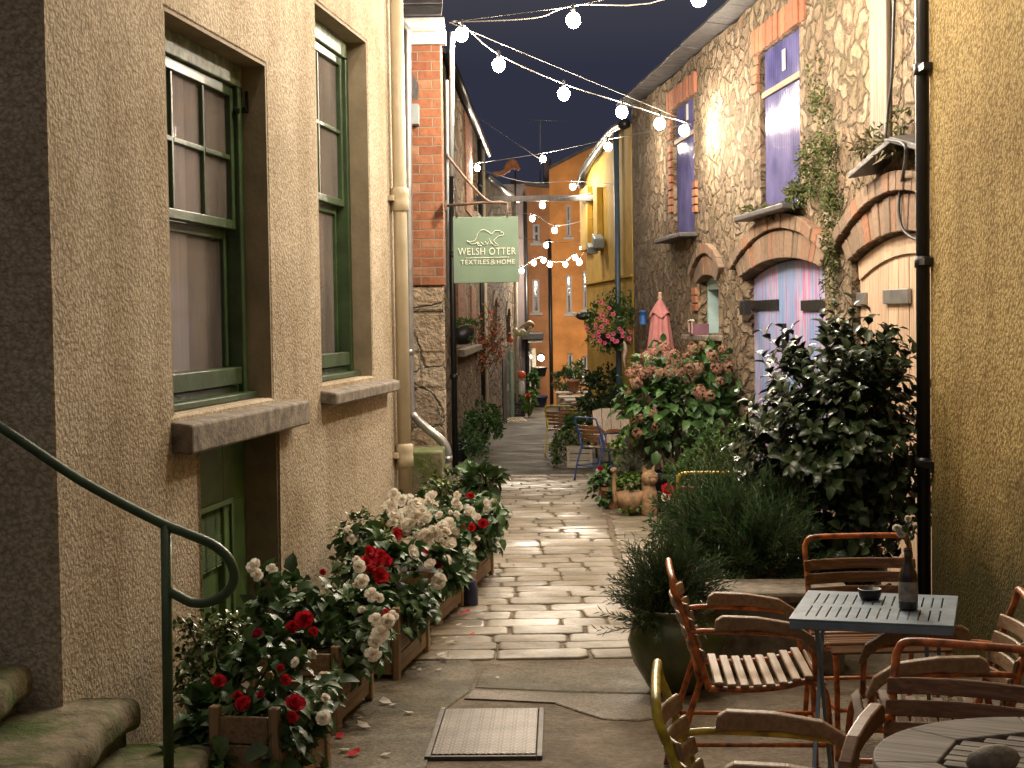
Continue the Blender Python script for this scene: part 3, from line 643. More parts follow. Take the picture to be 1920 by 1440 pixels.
for (a, py, r) in ((849.5, 600, .042), (904, 600, .042)):
    x, z = F3.at(a, py, -.06); m = MB(); m.tube([(x, -.06, zg), (x, -.06, -1.1)], r, 10)
    for k in range(3): m.lathe([(r, -.04), (r * 1.35, -.03), (r * 1.35, .03), (r, .04)], 10, (x, -.06, 4.2 - k * 1.7))
    m.build('drain_pipe', IRON, s3)
x, z = F3.at(911, 600, -.05); MB().tube([(x, -.05, zg), (x, -.05, -1.1)], .035, 8).build('pale_conduit', CREAMP, s3)

F4 = Frame((-.515, 33.05), (.104, 1))
s4 = thing('gabled_stone_building', 'smaller stone building with brick arched windows past the second black pipe', 'building', F4.o, F4.rz)
zt = 4.62; L = 6.35
o1 = [F4.at(925, 600)[0], F4.at(932, 600)[0], F4.at(928, 640)[1], F4.at(928, 575)[1]]; o2 = [F4.at(949, 600)[0], F4.at(956, 600)[0], F4.at(952, 640)[1], F4.at(952, 592)[1]]
wallobj('wall', rect(0, L, -1.4, zt), [arched(o1[0], o1[1], o1[2], o1[3], .18), arched(o2[0], o2[1], o2[2], o2[3], .18)], .35, RUB_LEFT, s4)
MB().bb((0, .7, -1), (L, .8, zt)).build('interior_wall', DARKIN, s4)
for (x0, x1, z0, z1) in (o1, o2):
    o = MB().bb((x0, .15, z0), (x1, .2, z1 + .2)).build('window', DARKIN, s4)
    m = MB(); n = 9; A = archpts(x0, x1, z1, .18, n); B_ = archpts(x0 - .16, x1 + .16, z1 + .02, .36, n)
    for i in range(n): m.prism([A[i], A[i + 1], B_[i + 1], B_[i]], lambda x, z: (x, -.03, z), lambda x, z: (x, .05, z))
    m.build('brick_arch', BRICKV, o)
m = MB(); m.tube([(0, -.09, zt), (L, -.09, zt)], .07, 8); m.build('gutter', STEEL, s4)
m = MB(); m.prism([(0, 0), (L, 0), (L, 3), (0, 3)], lambda x, y: (x, y - .05, zt + .05 + y * .7), lambda x, y: (x, y - .05, zt + .1 + y * .7)); m.build('slate_roof', SLATE, s4)
x, z = F4.at(967, 560, -.06); MB().tube([(x, -.06, zt), (x, -.06, -1.2)], .05, 8).build('drain_pipe', plain('lichen_pipe', (.42, .38, .30), .6, 0, .2), s4)
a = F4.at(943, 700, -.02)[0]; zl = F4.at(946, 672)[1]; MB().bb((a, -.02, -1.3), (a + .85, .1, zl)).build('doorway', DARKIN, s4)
MB().bb((a + 1.5, -.05, -1.3), (a + 2.1, .05, F4.at(970, 655)[1])).build('green_door', plain('sea_green_paint', (.13, .22, .17), .5), s4)

# ------------------------------------------------------------------ far end: dark gable, porch, orange house
F5 = Frame((.05, 42.5), (1, 0))
dg_ = thing('dark_house', 'dark slate grey house end with a lit porch at the far end', 'house', F5.o, 0)
DARKW = plain('dark_render', (.085, .065, .065), .8, 0, .15, 3)
px5 = lambda a, b, y=0: F5.at(a, b, y)
m = MB(); xl, xr = -3.0, px5(987, 500)[0]; m.bb((xl, 0, -1.5), (xr, 3.5, px5(975, 345)[1])); m.build('wall', DARKW, dg_)
x, z = px5(988, 600, -.06); MB().tube([(x, -.06, 5), (x, -.06, -1.4)], .05, 8).build('drain_pipe', IRON, dg_)
a, b = px5(978, 624, -.5), px5(1019, 637, -.5); m = MB(); m.bb((a[0], -.5, b[1]), (b[0], 3.0, a[1])); m.build('porch_roof', IRON, dg_, bevel=.02)
a, b = px5(990, 638, -.3), px5(1017, 642, -.3); m = MB(); m.bb((a[0], -.42, b[1]), (b[0], 2.9, a[1] - .004)); a = px5(988, 642, .0); m.bb((a[0], .0, -1.3), (a[0] + .1, .12, a[1])); m.build('porch_trim', WHITEP, dg_)
m = MB(); a, b = px5(997, 653, 2.6), px5(1006, 752, 2.6); m.bb((a[0], 2.6, b[1]), (b[0], 2.7, a[1])); m.build('white_door', WHITEP, dg_)
def lantern(px, py, Y, r, lab, pw):
    q = at(px, py, Y); o = thing('wall_lantern', lab, 'lantern', q, 0, 'lit porch lanterns')
    MB().ball((0, 0, 0), r, 10).build('globe', emit('porch_glow', (1, .8, .55), pw), o)
    m = MB(); m.lathe([(r * .5, r * .9), (r * 1.25, r * .95), (r * .2, r * 1.7)], 10); m.tube([(0, 0, r * 1.4), (0, .25, r * 1.4)], .015, 6); m.build('cap', IRON, o)
lantern(991, 669, 43.2, .085, 'left round lit lantern beside the white porch door', 120); lantern(1014, 671, 43.8, .085, 'right round lit lantern by the orange wall under the porch', 120)

F6 = Frame((0, 47), (1, 0))
oh = thing('orange_house', 'tall burnt orange rendered house closing off the far end of the lane', 'house', F6.o, 0)
ORANGE = plain('orange_render', (.60, .25, .065), .8, 0, .18, 1.5, .004, 40)
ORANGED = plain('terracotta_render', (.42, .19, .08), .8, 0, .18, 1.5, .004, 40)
p6 = lambda a, b, y=0: F6.at(a, b, y)
wins = [(1061, 1073, 516, 588), (1092, 1103, 508, 580), (1061, 1071, 384, 444), (1090, 1100, 375, 430), (1064, 1075, 663, 712), (1092, 1103, 667, 716)]
hl = [];
for (a, b, c, d_) in wins: x0, z1 = p6(a, c); x1, z0 = p6(b, d_); hl.append((x0, x1, z0, z1))
xm = p6(1032, 500)[0]; top = [p6(1230, 215), p6(1100, 282), p6(1032, 318)]
wallobj('wall', [(xm, -1.8), (top[0][0], -1.8), (top[0][0], top[0][1]), top[1], (xm, top[2][1])], [rect(*h) for h in hl], .35, ORANGE, oh)
wins2 = [(998, 1012, 524, 586), (999, 1012, 420, 455)]; hl2 = []
for (a, b, c, d_) in wins2: x0, z1 = p6(a, c, .15); x1, z0 = p6(b, d_, .15); hl2.append((x0, x1, z0, z1))
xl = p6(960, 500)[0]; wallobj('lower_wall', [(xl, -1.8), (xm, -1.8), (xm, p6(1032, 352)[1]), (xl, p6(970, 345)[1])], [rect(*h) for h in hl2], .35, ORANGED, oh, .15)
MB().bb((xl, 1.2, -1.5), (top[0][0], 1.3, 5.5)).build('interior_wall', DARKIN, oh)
SASHW = plain('pale_sash_paint', (.40, .38, .38), .5, 0, .1)
for i, (x0, x1, z0, z1) in enumerate(hl + hl2):
    y = (.1 if i < len(hl) else .25); f = MB(); t_ = .06
    f.bb((x0, y, z0), (x0 + t_, y + .06, z1)); f.bb((x1 - t_, y, z0), (x1, y + .06, z1)); f.bb((x0 + t_, y, z0), (x1 - t_, y + .06, z0 + t_)); f.bb((x0 + t_, y, z1 - t_), (x1 - t_, y + .06, z1)); f.bb((x0 + t_, y + .01, (z0 + z1) / 2 - .03), (x1 - t_, y + .05, (z0 + z1) / 2 + .03))
    o = f.build('window', SASHW, oh); MB().bb((x0 + .05, y + .04, z0 + .05), (x1 - .05, y + .045, z1 - .05)).build('pane', PANE, o); MB().bb((x0 - .08, y - .2, z0 - .08), (x1 + .08, y, z0 - .004)).build('sill', SASHW, o)
    MB().bb((x0 + .05, y + .12, z0 + .05), ((x0 * .45 + x1 * .55), y + .13, z1 - .05)).build('blind', SASHW, o)
m = MB(); xp, zz = p6(1031, 500, -.08); m.tube([(xp, -.08, 4.0), (xp, -.08, -1.6)], .055, 8); m.build('drain_pipe', IRON, oh)
m = MB(); x0, x1 = xm, top[0][0]; m.prism([(x0, top[2][1]), top[1], top[0], (top[0][0], top[0][1] + .1), (top[1][0], top[1][1] + .1), (x0, top[2][1] + .1)], lambda x, z: (x, -.15, z), lambda x, z: (x, 4, z)); m.prism([(xl, p6(970, 345)[1]), (xm, p6(1032, 352)[1]), (xm, p6(1032, 352)[1] + .1), (xl, p6(970, 345)[1] + .1)], lambda x, z: (x, -.1, z), lambda x, z: (x, 4, z)); m.build('slate_roof', SLATE, oh)
m = MB(); a, b = p6(1019, 297, .6), p6(1034, 365, .6); m.bb((a[0], .6, b[1]), (b[0], 1.4, a[1])); m.build('chimney', DARKW, oh, bevel=.02)
a, b = p6(1032, 628, -.01), p6(1104, 633, -.01); MB().bb((a[0], -.02, b[1]), (b[0], -.002, b[1] + .05)).build('string_course', ORANGE, oh)
# aerial and red roof ornament behind the ridge
ae = thing('aerial', 'thin television aerial on a mast against the night sky', 'aerial', at(1013, 300, 48.4)); ao = V(ae.location)
m = MB(); m.tube([at(1013, 355, 48.4) - ao, at(1013, 226, 48.4) - ao], .018, 6); m.tube([at(992, 225, 48.4) - ao, at(1062, 228, 48.4) - ao], .012, 6)
for k in range(7): q = at(1000 + k * 9, 225.4 + k * .4, 48.4) - ao; m.tube([q + V((0, -.25, 0)), q + V((0, .25, 0))], .006, 5)
m.build('mast', STEEL, ae)
orn = thing('ridge_finial', 'reddish terracotta ridge finial shaped like a beast on the far roof', 'finial', at(955, 330, 36)); oo = V(orn.location)
TERRA = plain('terracotta', (.46, .18, .08), .75, 0, .2, 8, .006, 40)
m = MB(); m.tube(smoothpath([at(925, 327, 36) - oo, at(940, 325, 36) - oo, at(950, 318, 36) - oo, at(957, 307, 36) - oo, at(966, 311, 36) - oo, at(974, 318, 36) - oo], 4), [.06] * 8 + [.09] * 5 + [.12] * 3 + [.1, .08, .06, .05, .03], 8); m.build('beast', TERRA, orn)
tag(orn.children[0]); orn_mast = MB(); orn_mast.tube([at(966, 322, 36) - oo, at(966, 385, 36) - oo], .02, 6); orn_mast.build('mast', IRON, orn)

# ------------------------------------------------------------------ yellow building
FY = Frame((3.5 - .083 * 27.5, 27.5), (.083, -1))
yb = thing('yellow_building', 'mustard yellow rendered building with a blue drainpipe and curved lit gutter', 'building', FY.o, FY.rz)
YELLOW = plain('mustard_render', (.56, .36, .05), .8, 0, .2, 1.6, .006, 50)
BLUEP = plain('blue_grey_paint', (.06, .10, .15), .45, 0, .15)
Ly = 27.5 - 21.52
gut = [FY.at(*q) for q in ((1195, 222), (1165, 240), (1140, 268), (1118, 298), (1104, 322), (1097, 346))]
gut = [(min(Ly, x), z) for x, z in gut]
out = [(gut[-1][0], -1.5), (Ly, -1.5)] + gut
rc = [FY.at(1128, 500)[0], FY.at(1152, 500)[0], FY.at(1140, 528)[1], FY.at(1140, 345)[1]]
wallobj('wall', out, [], .3, YELLOW, yb)
for (a, b) in ((1098, 1112), (1124, 1131)):
    m = MB(); x0, x1 = FY.at(a, 400)[0], FY.at(b, 400)[0]; m.bb((x0 + .02, -.1, FY.at((a + b) / 2, 470)[1]), (x1, -.003, FY.at((a + b) / 2, 352)[1])); m.build('pilaster', YELLOW, yb, bevel=.01)

m = MB(); m.bb((gut[-1][0], -.03, FY.at(1120, 527)[1] - .03), (Ly, -.004, FY.at(1120, 527)[1])); m.build('string_course', YELLOW, yb)
m = MB(); m.tube(smoothpath([(x, -.08, z) for x, z in gut], 3), .075, 8); m.build('gutter', IRON, yb)
x = FY.at(1157, 420, -.07)[0]; m = MB(); m.tube([(x, -.07, FY.at(1157, 255)[1]), (x, -.07, -1)], .04, 10); m.build('drain_pipe', BLUEP, yb)
a = FY.at(1112, 466, -.15); m = MB(); m.box((a[0], -.16, a[1]), (.26, .16, .12), M.Rotation(.3, 3, 'Y')); m.box((a[0] + .35, -.12, a[1] + .1), (.3, .16, .16), M.Rotation(.3, 3, 'Y')); m.build('security_light', GREYP, yb, bevel=.02)
MB().bb((gut[-1][0], .3, -1), (Ly, 5, gut[-1][1] - .2)).build('back_wall', YELLOW, yb)

# ------------------------------------------------------------------ stone barn on the right
FS = Frame((3.5 - .083 * 21.5, 21.5), (.083, -1))
ba = thing('stone_barn', 'old rubble stone barn with arched painted doors and plastic sheeted windows', 'barn', FS.o, FS.rz)
Lb = 13.6
f_ = lambda a, b, y=0: FS.at(a, b, y)
zt = (f_(1440, 0)[1] + f_(1210, 178)[1]) / 2
pd = [f_(1392, 560)[0], f_(1547, 560)[0]]; pd += [f_(1400, 520)[1], f_(1474, 484)[1]]
wd_ = [f_(1597, 560)[0]]; xc = f_(1688, 440)[0]; wd_ += [2 * xc - wd_[0], f_(1600, 490)[1], f_(1668, 440)[1]]
t1 = [f_(1426, 300)[0], f_(1500, 300)[0], f_(1460, 390)[1], f_(1463, 72)[1]]
t2 = [f_(1262, 300)[0], f_(1301, 300)[0], f_(1280, 440)[1], f_(1283, 190)[1]]
sw = [f_(1309, 560)[0], f_(1347, 560)[0], f_(1328, 626)[1], f_(1325, 527)[1]]
up = [f_(1640, 100)[0], f_(1672, 100)[0]]
holes = [arched(pd[0], pd[1], -1.2, pd[2], pd[3] - pd[2]), arched(wd_[0], wd_[1], -1.2, wd_[2], wd_[3] - wd_[2]), rect(*t1), rect(*t2), arched(sw[0], sw[1], sw[2], sw[3], .07)]
rt = random.Random(2); topl = [(Lb, zt + .02)]; x = Lb
while x > .5: x -= rt.uniform(.2, .4); topl.append((max(0, x), zt + rt.uniform(-.02, .03)))
if topl[-1][0] > 0: topl.append((0, zt))
wallobj('wall', [(0, -1.2), (Lb, -1.2)] + topl, holes, .45, RUB_BARN, ba, 0, .015)
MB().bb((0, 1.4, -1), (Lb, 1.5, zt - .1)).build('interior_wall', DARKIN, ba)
MB().bb((0, .46, -1), (.3, 4, zt - .1)).build('end_wall', RUB_BARN, ba)
m = MB(); x = -.05
while x < Lb:
    w = rt.uniform(.25, .42); m.box((x + w / 2, .1, zt + .05), (w - .012, .62, .035), M.Rotation(-.12 + rt.uniform(-.03, .03), 3, 'X')); x += w
m.build('slate_coping', SLATE, ba, bevel=.006)
def vous(par, x0, x1, zs, rise, n, t, y0=-.03, off=0.0, name='brick_arch'):
    m = MB(); n1 = n
    A = archpts(x0 - off, x1 + off, zs + off * .3, rise + off * .7, n1); B_ = archpts(x0 - off - t * .55, x1 + off + t * .55, zs + off * .3 + t * .45, rise + off * .7 + t * .5, n1)
    for i in range(n1):
        p = [V(A[i]), V(A[i + 1]), V(B_[i + 1]), V(B_[i])]; c = sum(p, V((0, 0))) / 4; p = [q + (c - q).normalized() * .007 for q in p]; d = rt.uniform(-.008, .008)
        m.prism(p, lambda x, z: (x, y0 + d, z), lambda x, z: (x, .05, z))
    m.build(name, BRICKV, par, bevel=.006, seg=1)
def planks(mb, x0, x1, z0, zf, y, n, gap=.006, th=.03):
    for k in range(n):
        a, b = x0 + (x1 - x0) * k / n + gap / 2, x0 + (x1 - x0) * (k + 1) / n - gap / 2
        mb.prism([(a, z0), (b, z0), (b, zf(b)), ((a + b) / 2, zf((a + b) / 2)), (a, zf(a))], lambda x, z: (x, y, z), lambda x, z: (x, y + th, z))
def arcf(x0, x1, zs, rise):
    h = (x1 - x0) / 2; r = (h * h + rise * rise) / (2 * rise); cz = zs + rise - r; cx = (x0 + x1) / 2
    return lambda x: cz + math.sqrt(max(0, r * r - (x - cx) ** 2)) - .012
def pastel():
    t = NT('pastel_painted_boards'); n = t.noise(1.0, 6, .65, t.obj((9, 9, .8))); q = t.noise(1.0, 3, .6, t.obj((3, 3, .9)))
    c = t.ramp(n, [(.3, (.06, .16, .40)), (.42, (.22, .30, .52)), (.5, (.44, .40, .54)), (.58, (.50, .12, .30)), (.66, (.18, .26, .52)), (.8, (.46, .34, .42))])
    c = t.mix(t.ramp(q, [(.4, (0, 0, 0)), (.6, (.7, .7, .7))]), c, (.16, .28, .52)); return t.out(c, .6, t.bump(n, .3, .003))
PASTEL = pastel()
BRICKL = NT('lintel_brick'); _f = BRICKL.noise(24, 6, .65); BRICKL = BRICKL.out(BRICKL.mix(.6, BRICKL.ramp(BRICKL.rnd(), [(0, (.34, .11, .045)), (.5, (.26, .10, .055)), (1, (.38, .16, .08))]), BRICKL.ramp(_f, [(.3, (.5, .5, .5)), (.7, (1.2, 1.2, 1.2))]), 'MULTIPLY'), .85, BRICKL.bump(_f, .6, .012))
OAK = wood('new_oak_boards', (.50, .34, .23), (.68, .50, .36), .55, 2)
y = .11
dr = MB().bb((pd[0], y + .031, -1.1), (pd[1], y + .06, pd[2])).build('painted_door', PASTEL, ba)
zf = arcf(pd[0] + .02, pd[1] - .02, pd[2], pd[3] - pd[2])
xm = f_(1474, 560, y)[0]
for (a, b) in ((pd[0] + .015, xm - .006), (xm + .006, pd[1] - .015)):
    m = MB(); planks(m, a, b, -1.1, zf, y, 6); m.build('door_leaf', PASTEL, dr, bevel=.004)
m = MB()
for (a, b, c) in ((1398, 1457, 573), (1502, 1547, 573)):
    m = MB(); x0, z = f_(a, c, y - .02); x1, _ = f_(b, c, y - .02); m.bb((x0, y - .025, z - .045), (x1, y - .002, z + .045)); m.build('hinge', IRON, dr, bevel=.004)
m = MB(); x0, z = f_(1392, 575, -.04); m.bb((x0 - .08, -.05, z - .08), (x0 + .1, .02, z + .06)); m.build('hinge_pin', IRON, dr, bevel=.004)
x0, z = f_(1470, 640, y - .02); m = MB(); m.bb((x0 - .01, y - .04, z - .12), (x0 + .02, y - .002, z + .16)); m.build('latch', IRON, dr)
vous(dr, pd[0], pd[1], pd[2], pd[3] - pd[2], 22, .27); vous(dr, pd[0], pd[1], pd[2], pd[3] - pd[2], 22, .15, -.07, .262, 'hood_arch')
y = .06
ow = MB().bb((wd_[0], y + .031, -1.1), (wd_[1], y + .06, wd_[2])).build('oak_door', OAK, ba)
zf = arcf(wd_[0] + .02, wd_[1] - .02, wd_[2], wd_[3] - wd_[2]); xm = (wd_[0] + wd_[1]) / 2
for (a, b) in ((wd_[0] + .015, xm - .004), (xm + .004, wd_[1] - .015)):
    m = MB(); planks(m, a, b, -1.1, zf, y, 5); m.build('door_leaf', OAK, ow, bevel=.004)
m = MB(); A = archpts(wd_[0] + .02, wd_[1] - .02, wd_[2] - .01, wd_[3] - wd_[2], 14); B_ = archpts(wd_[0] + .06, wd_[1] - .06, wd_[2] - .14, wd_[3] - wd_[2], 14)
for i in range(14): m.prism([A[i], A[i + 1], B_[i + 1], B_[i]], lambda x, z: (x, y - .02, z), lambda x, z: (x, y - .003, z))
m.build('arch_rail', OAK, ow)
m = MB()
for (a, b, c) in ((1594, 1622, 562), (1657, 1705, 557)):
    m = MB(); x0, z = f_(a, c, y - .02); x1, _ = f_(b, c, y - .02); m.bb((x0, y - .03, z - .05), (x1, y - .003, z + .05)); m.build('hinge', STEEL, ow, bevel=.004)
vous(ow, wd_[0], wd_[1], wd_[2], wd_[3] - wd_[2], 20, .28); vous(ow, wd_[0], wd_[1], wd_[2], wd_[3] - wd_[2], 20, .15, -.08, .272, 'hood_arch')
# plastic sheeted openings
def sheetmat():
    t = NT('lilac_plastic_sheet'); c = t.ramp(t.noise(2.5, 3), [(.35, (.05, .05, .14)), (.65, (.105, .10, .23))]); return t.out(c, .14, None, 0, .7)
LILAC = sheetmat()
for i, o in enumerate((t1, t2)):
    x0, x1, z0, z1 = o; n = int((x1 - x0) / .0762 * 10); m = MB(); vs = []
    for k in range(n + 1):
        x = x0 + (x1 - x0) * k / n; yy = .05 + .011 * cos(2 * pi * (x - x0) / .0762); vs += [(x, yy, z0), (x, yy, z1)]
    m.add(vs, [(2 * k, 2 * k + 2, 2 * k + 3, 2 * k + 1) for k in range(n)], 0, True); wn_ = m.build('window', LILAC, ba)
    MB().bb((x0, .07, z0), (x1, .09, z1)).build('backing_board', plain('backing', (.10, .09, .16), .8), wn_)
    MB().bb((x0 + .01, .012, z1 - .42), (x1 - .01, .036, z1 - .37)).build('batten', wood('batten_wood', (.36, .20, .12), (.48, .30, .2), .7, 0), wn_)
    xq, zq = f_(1469, 112, .03) if i == 0 else f_(1288, 210, .03); MB().bb((xq - .05, .030, zq - .09), (xq + .05, .036, zq + .09)).build('paper_label', WHITEP, wn_)
    MB().box(((x0 + x1) / 2 - .05, -.02, z0 - .04), (x1 - x0 + .4, .36, .05)).build('sill', SLATE, wn_, bevel=.01)
    m = MB(); nb = 13
    for k in range(nb):
        a = x0 - .22 + (x1 - x0 + .44) * k / nb; w = (x1 - x0 + .44) / nb - .012; d = rt.uniform(-.01, .01); m.bb((a, -.03 + d, z1 + .004), (a + w, .12, z1 + .23))
    for k in range(4): d = rt.uniform(-.01, .01); m.bb((x0 - (.24 if k % 2 else .14), -.028 + d, z1 - .005 - .085 * (k + 1)), (x0 - .004, .1, z1 - .02 - .085 * k))
    m.build('brick_lintel', BRICKL, wn_, bevel=.006, seg=1)
    if i == 1:
        m = MB()
        for k in range(4): m.bb((x1 + .004, -.03, z0 + .2 + .09 * k), (x1 + .2, .1, z0 + .275 + .09 * k))
        m.build('brick_jamb', BRICKL, wn_, bevel=.006, seg=1); m = MB()
        for k in range(9): m.bb((x0 - .2, -.03, z0 + .3 + .09 * k), (x0 - .004, .1, z0 + .375 + .09 * k))
        m.build('brick_jamb', BRICKL, wn_, bevel=.006, seg=1)
# small window
PALEB = plain('pale_blue_paint', (.36, .50, .50), .5, 0, .1)
NAVY = plain('navy_paint', (.03, .035, .09), .4)
x0, x1, z0, z1 = sw; m = MB(); m.bb((x0, .1, z0), (x0 + .06, .3, z1)); m.bb((x1 - .04, .1, z0), (x1, .3, z1)); m.bb((x0 + .06, .1, z1 - .09), (x1 - .04, .3, z1 + .04)); sm_ = m.build('window', PALEB, ba, bevel=.004)
m = MB(); m.bb((x0 + .062, .22, z0), (x0 + .17, .26, z1 - .1)); m.bb((x1 - .14, .22, z0), (x1 - .042, .26, z1 - .1)); m.bb((x0 + .17, .22, z1 - .19), (x1 - .14, .26, z1 - .1)); m.build('casement', NAVY, sm_)
MB().bb((x0 + .17, .25, z0), (x1 - .14, .27, z1 - .19)).build('blind', plain('slatted_blind', (.27, .25, .20), .8), sm_)
MB().box(((x0 + x1) / 2, -.02, z0 - .04), (x1 - x0 + .3, .3, .06)).build('sill', STONE, sm_, bevel=.01)
vous(sm_, x0 - .03, x1 + .03, z1 - .02, .08, 9, .22); vous(sm_, x0 - .03, x1 + .03, z1, .08, 9, .12, -.06, .214, 'hood_arch')
m = MB()
for k in range(3): m.bb((x0 - .24, -.03, z0 + .25 + k * .09), (x0 - .004, .08, z0 + .33 + k * .09))
m.build('brick_jamb', BRICKL, sm_, bevel=.006)
bx = thing('fruit_crate', 'small purple and orange box on the sill of the little blue window', 'box', FS.w(*[(sw[0] + sw[1]) / 2 - .05, -.09, sw[2] - .01]), FS.rz)
m = MB(); m.bb((-.1, -.09, 0), (.1, .09, .12)); m.build('box', plain('purple_card', (.16, .07, .10), .6), bx, bevel=.004)
m = MB(); m.bb((-.11, -.095, .03), (-.06, -.091, .16)); m.build('strap', plain('pink_strap', (.6, .42, .36), .6), bx); m = MB(); m.bb((.05, -.095, .02), (.09, -.091, .16)); m.build('strap', plain('pink_strap', (.6, .42, .36), .6), bx)
MB().tube([(-.13, -.08, .155), (-.05, -.1, .15), (.03, -.09, .16), (.12, -.08, .155)], .01, 6).build('handle', WHITEP, bx)
# timber post, broken slate hood, black cable
x0, x1 = up; z0 = f_(1648, 275, -.03)[1]; MB().bb((x0, -.04, z0), (x1, -.002, zt)).build('timber_post', wood('grey_timber', (.16, .13, .095), (.27, .22, .17), .8, 2), ba, bevel=.01)
m = MB()
for (p, q) in (((1590, 335), (1668, 268)), ((1668, 268), (1730, 285))):
    a = f_(*p, -.2); b = f_(*q, -.2); m.prism([(a[0], a[1]), (b[0], b[1]), (b[0], b[1] + .04), (a[0], a[1] + .04)], lambda x, z: (x, -.2, z), lambda x, z: (x, .03, z + .03))
m.build('slate_hood', SLATE, ba, bevel=.006)
cb = thing('black_cable', 'loose black cable hanging down the stone beside the drainpipe', 'cable', FS.w(*(f_(1665, 200, -.05)[0], 0, f_(1665, 200)[1])), FS.rz)
cp = lambda a, b, y=-.06: (lambda q: (q[0] - f_(1665, 200, -.05)[0], y, q[1] - f_(1665, 200)[1]))(f_(a, b, y))
MB().tube(smoothpath([cp(1678, -30), cp(1675, 60), cp(1672, 150), cp(1664, 215), cp(1660, 262, -.1)], 5), .011, 6).build('cable', CABLE, cb)
MB().tube(smoothpath([cp(1660, 262, -.23), cp(1692, 268, -.23), cp(1699, 290, -.23), cp(1690, 345), cp(1685, 390), cp(1692, 428), cp(1712, 446), cp(1730, 450)], 5), .011, 6).build('cable', CABLE, cb)

# ------------------------------------------------------------------ ochre roughcast house at the right edge
FR = Frame((2.25, 8.28), (0, -1))
rh = thing('ochre_house', 'ochre roughcast house wall at the right edge of the photo', 'house', FR.o, FR.rz)
MB().bb((0, 0, -.6), (6.5, 4, 6.5)).build('wall', OCHRE, rh, bevel=.03)
m = MB(); m.tube([(-.05, -.02, 6.5), (-.05, -.02, -.4)], .037, 12)
for py in (125, 490, 870): z = FR.at(1745, py)[1]; m.tube([(-.05, -.02, z - .03), (-.05, -.02, z + .03)], .045, 12); m.bb((-.06, -.05, z - .018), (.09, -.002, z + .018))
m.build('drain_pipe', IRON, rh)

# ------------------------------------------------------------------ steel beam across the lane
be = thing('steel_beam', 'grey steel beam bridging the lane from the left wall to the yellow wall', 'beam', at(1010, 373, 27))
bo = V(be.location); a, b = at(897, 373, 29.3) - bo, at(1124, 371, 25.15) - bo
m = MB(); m.bar(a, b, .1, .1); m.build('beam', plain('weathered_steel', (.09, .09, .09), .7, .1, .25, 12), be, bevel=.01)
m = MB(); m.box(b, (.04, .3, .24)); m.build('wall_plate', STEEL, be, bevel=.006)

# ------------------------------------------------------------------ festoon lights
def festoon(label, nodes, bulbs, r=.045, wire=None, mat=None):
    """nodes: 3-D points of the cable; bulbs: hanging points read off the photograph as (px, py, Y)."""
    o = thing('festoon_lights', label, 'string lights', nodes[len(nodes) // 2], 0, 'festoon strings over the lane'); q0 = V(o.location)
    pts = [V(n) - q0 for n in nodes]; MB().tube(smoothpath(pts, 6), .0055, 5).build('cable', WIREP, o)
    if wire: MB().tube([V(w) - q0 for w in wire], .003, 5).build('support_wire', WIREP, o)
    for b in bulbs:
        p = (at(*b) if len(b) == 3 else V(b[3])) - q0
        k = MB(); k.ball((0, 0, 0), r, 10, 0, (1, 1, 1.12)); bo_ = k.build('bulb', mat or BULB, o, p)
        s = MB(); s.lathe([(.0, r * 2.3), (.016, r * 2.25), (.018, r * 1.25), (.024, r * .95)], 8); s.build('socket', CABLE, bo_)
    return o
up_ = lambda px, py, Y, d=.09: at(px, py, Y) + V((0, 0, d))
lc = at(843, 42, 12.35)
S1 = [(865, 65, 12.7), (935, 122, 13.2), (1057, 176, 13.8), (1166, 210, 14.4), (1237, 232, 15.4), (1283, 245, 16.3)]
festoon('nearest bright string sloping from the slate eave to the barn wall', [lc] + [up_(*b) for b in S1] + [FS.w(FS.at(1303, 238)[0], -.02, FS.at(1303, 238)[1])], S1, .055, [lc, FS.w(FS.at(1303, 232)[0], -.02, FS.at(1303, 232)[1])])
S2 = [(1075, 38, 11.6), (1310, -3, 10.7)]
e2 = V((2.2, 8.1, 4.7)); off = [(0, 0, 0, V((.5 + .0, 10.95, 3.86))), (0, 0, 0, V((2.0, 8.7, 4.35)))]
off = []
festoon('topmost string running from the slate eave up out of the frame', [lc, at(1000, 34, 11.95)] + [up_(*b, .11) for b in S2] + [e2], S2, .055, [lc, at(1075, 12, 11.6), at(1165, -8, 11.3), e2], BULBG)
e3 = V((-1.22, 7.3, 5.0)); n3 = [e2 + (e3 - e2) * t + V((0, 0, -.8 * t * (1 - t))) for t in (0, .2, .4, .6, .8, 1)]  # unseen string, added above the frame to brighten the near lane
festoon('added unseen string just above the frame, lighting the near end of the lane', n3, [(0, 0, 0, n - V((0, 0, .1))) for n in n3[1:5]], .05, None, BULBN)
S4 = [(895, 315, 27.6), (1018, 298, 24.6), (1140, 275, 19.2)]
festoon('second string hung level above the shop sign', [at(878, 305, 28.2)] + [up_(*b) for b in S4] + [FS.w(FS.at(1300, 232)[0], -.02, FS.at(1300, 232)[1])], S4, .05, [at(889, 215, 27.9), at(1010, 297, 24.8)])
S5 = [(1074, 350, 25.5), (1017, 385, 27)]
festoon('short string over the steel beam with two bulbs', [at(900, 318, 29.4), at(985, 341, 27.3), up_(1074, 350, 25.5), FY.w(FY.at(1162, 346)[0], -.02, FY.at(1162, 346)[1])], S5[:1], .05, None, BULBD)
festoon('bulb on a wire strung under the steel beam', [at(905, 378, 29.4), up_(1017, 385, 27), FY.w(FY.at(1126, 360)[0], -.02, FY.at(1126, 360)[1])], S5[1:], .05, None, BULBD)
S6 = [(998, 410, 30), (1040, 432, 29)]
festoon('string with two bulbs just right of the shop sign', [at(925, 402, 32), up_(998, 410, 30), up_(1040, 432, 29), FY.w(FY.at(1118, 409)[0], -.02, FY.at(1118, 409)[1])], S6, .05, None, BULBD)
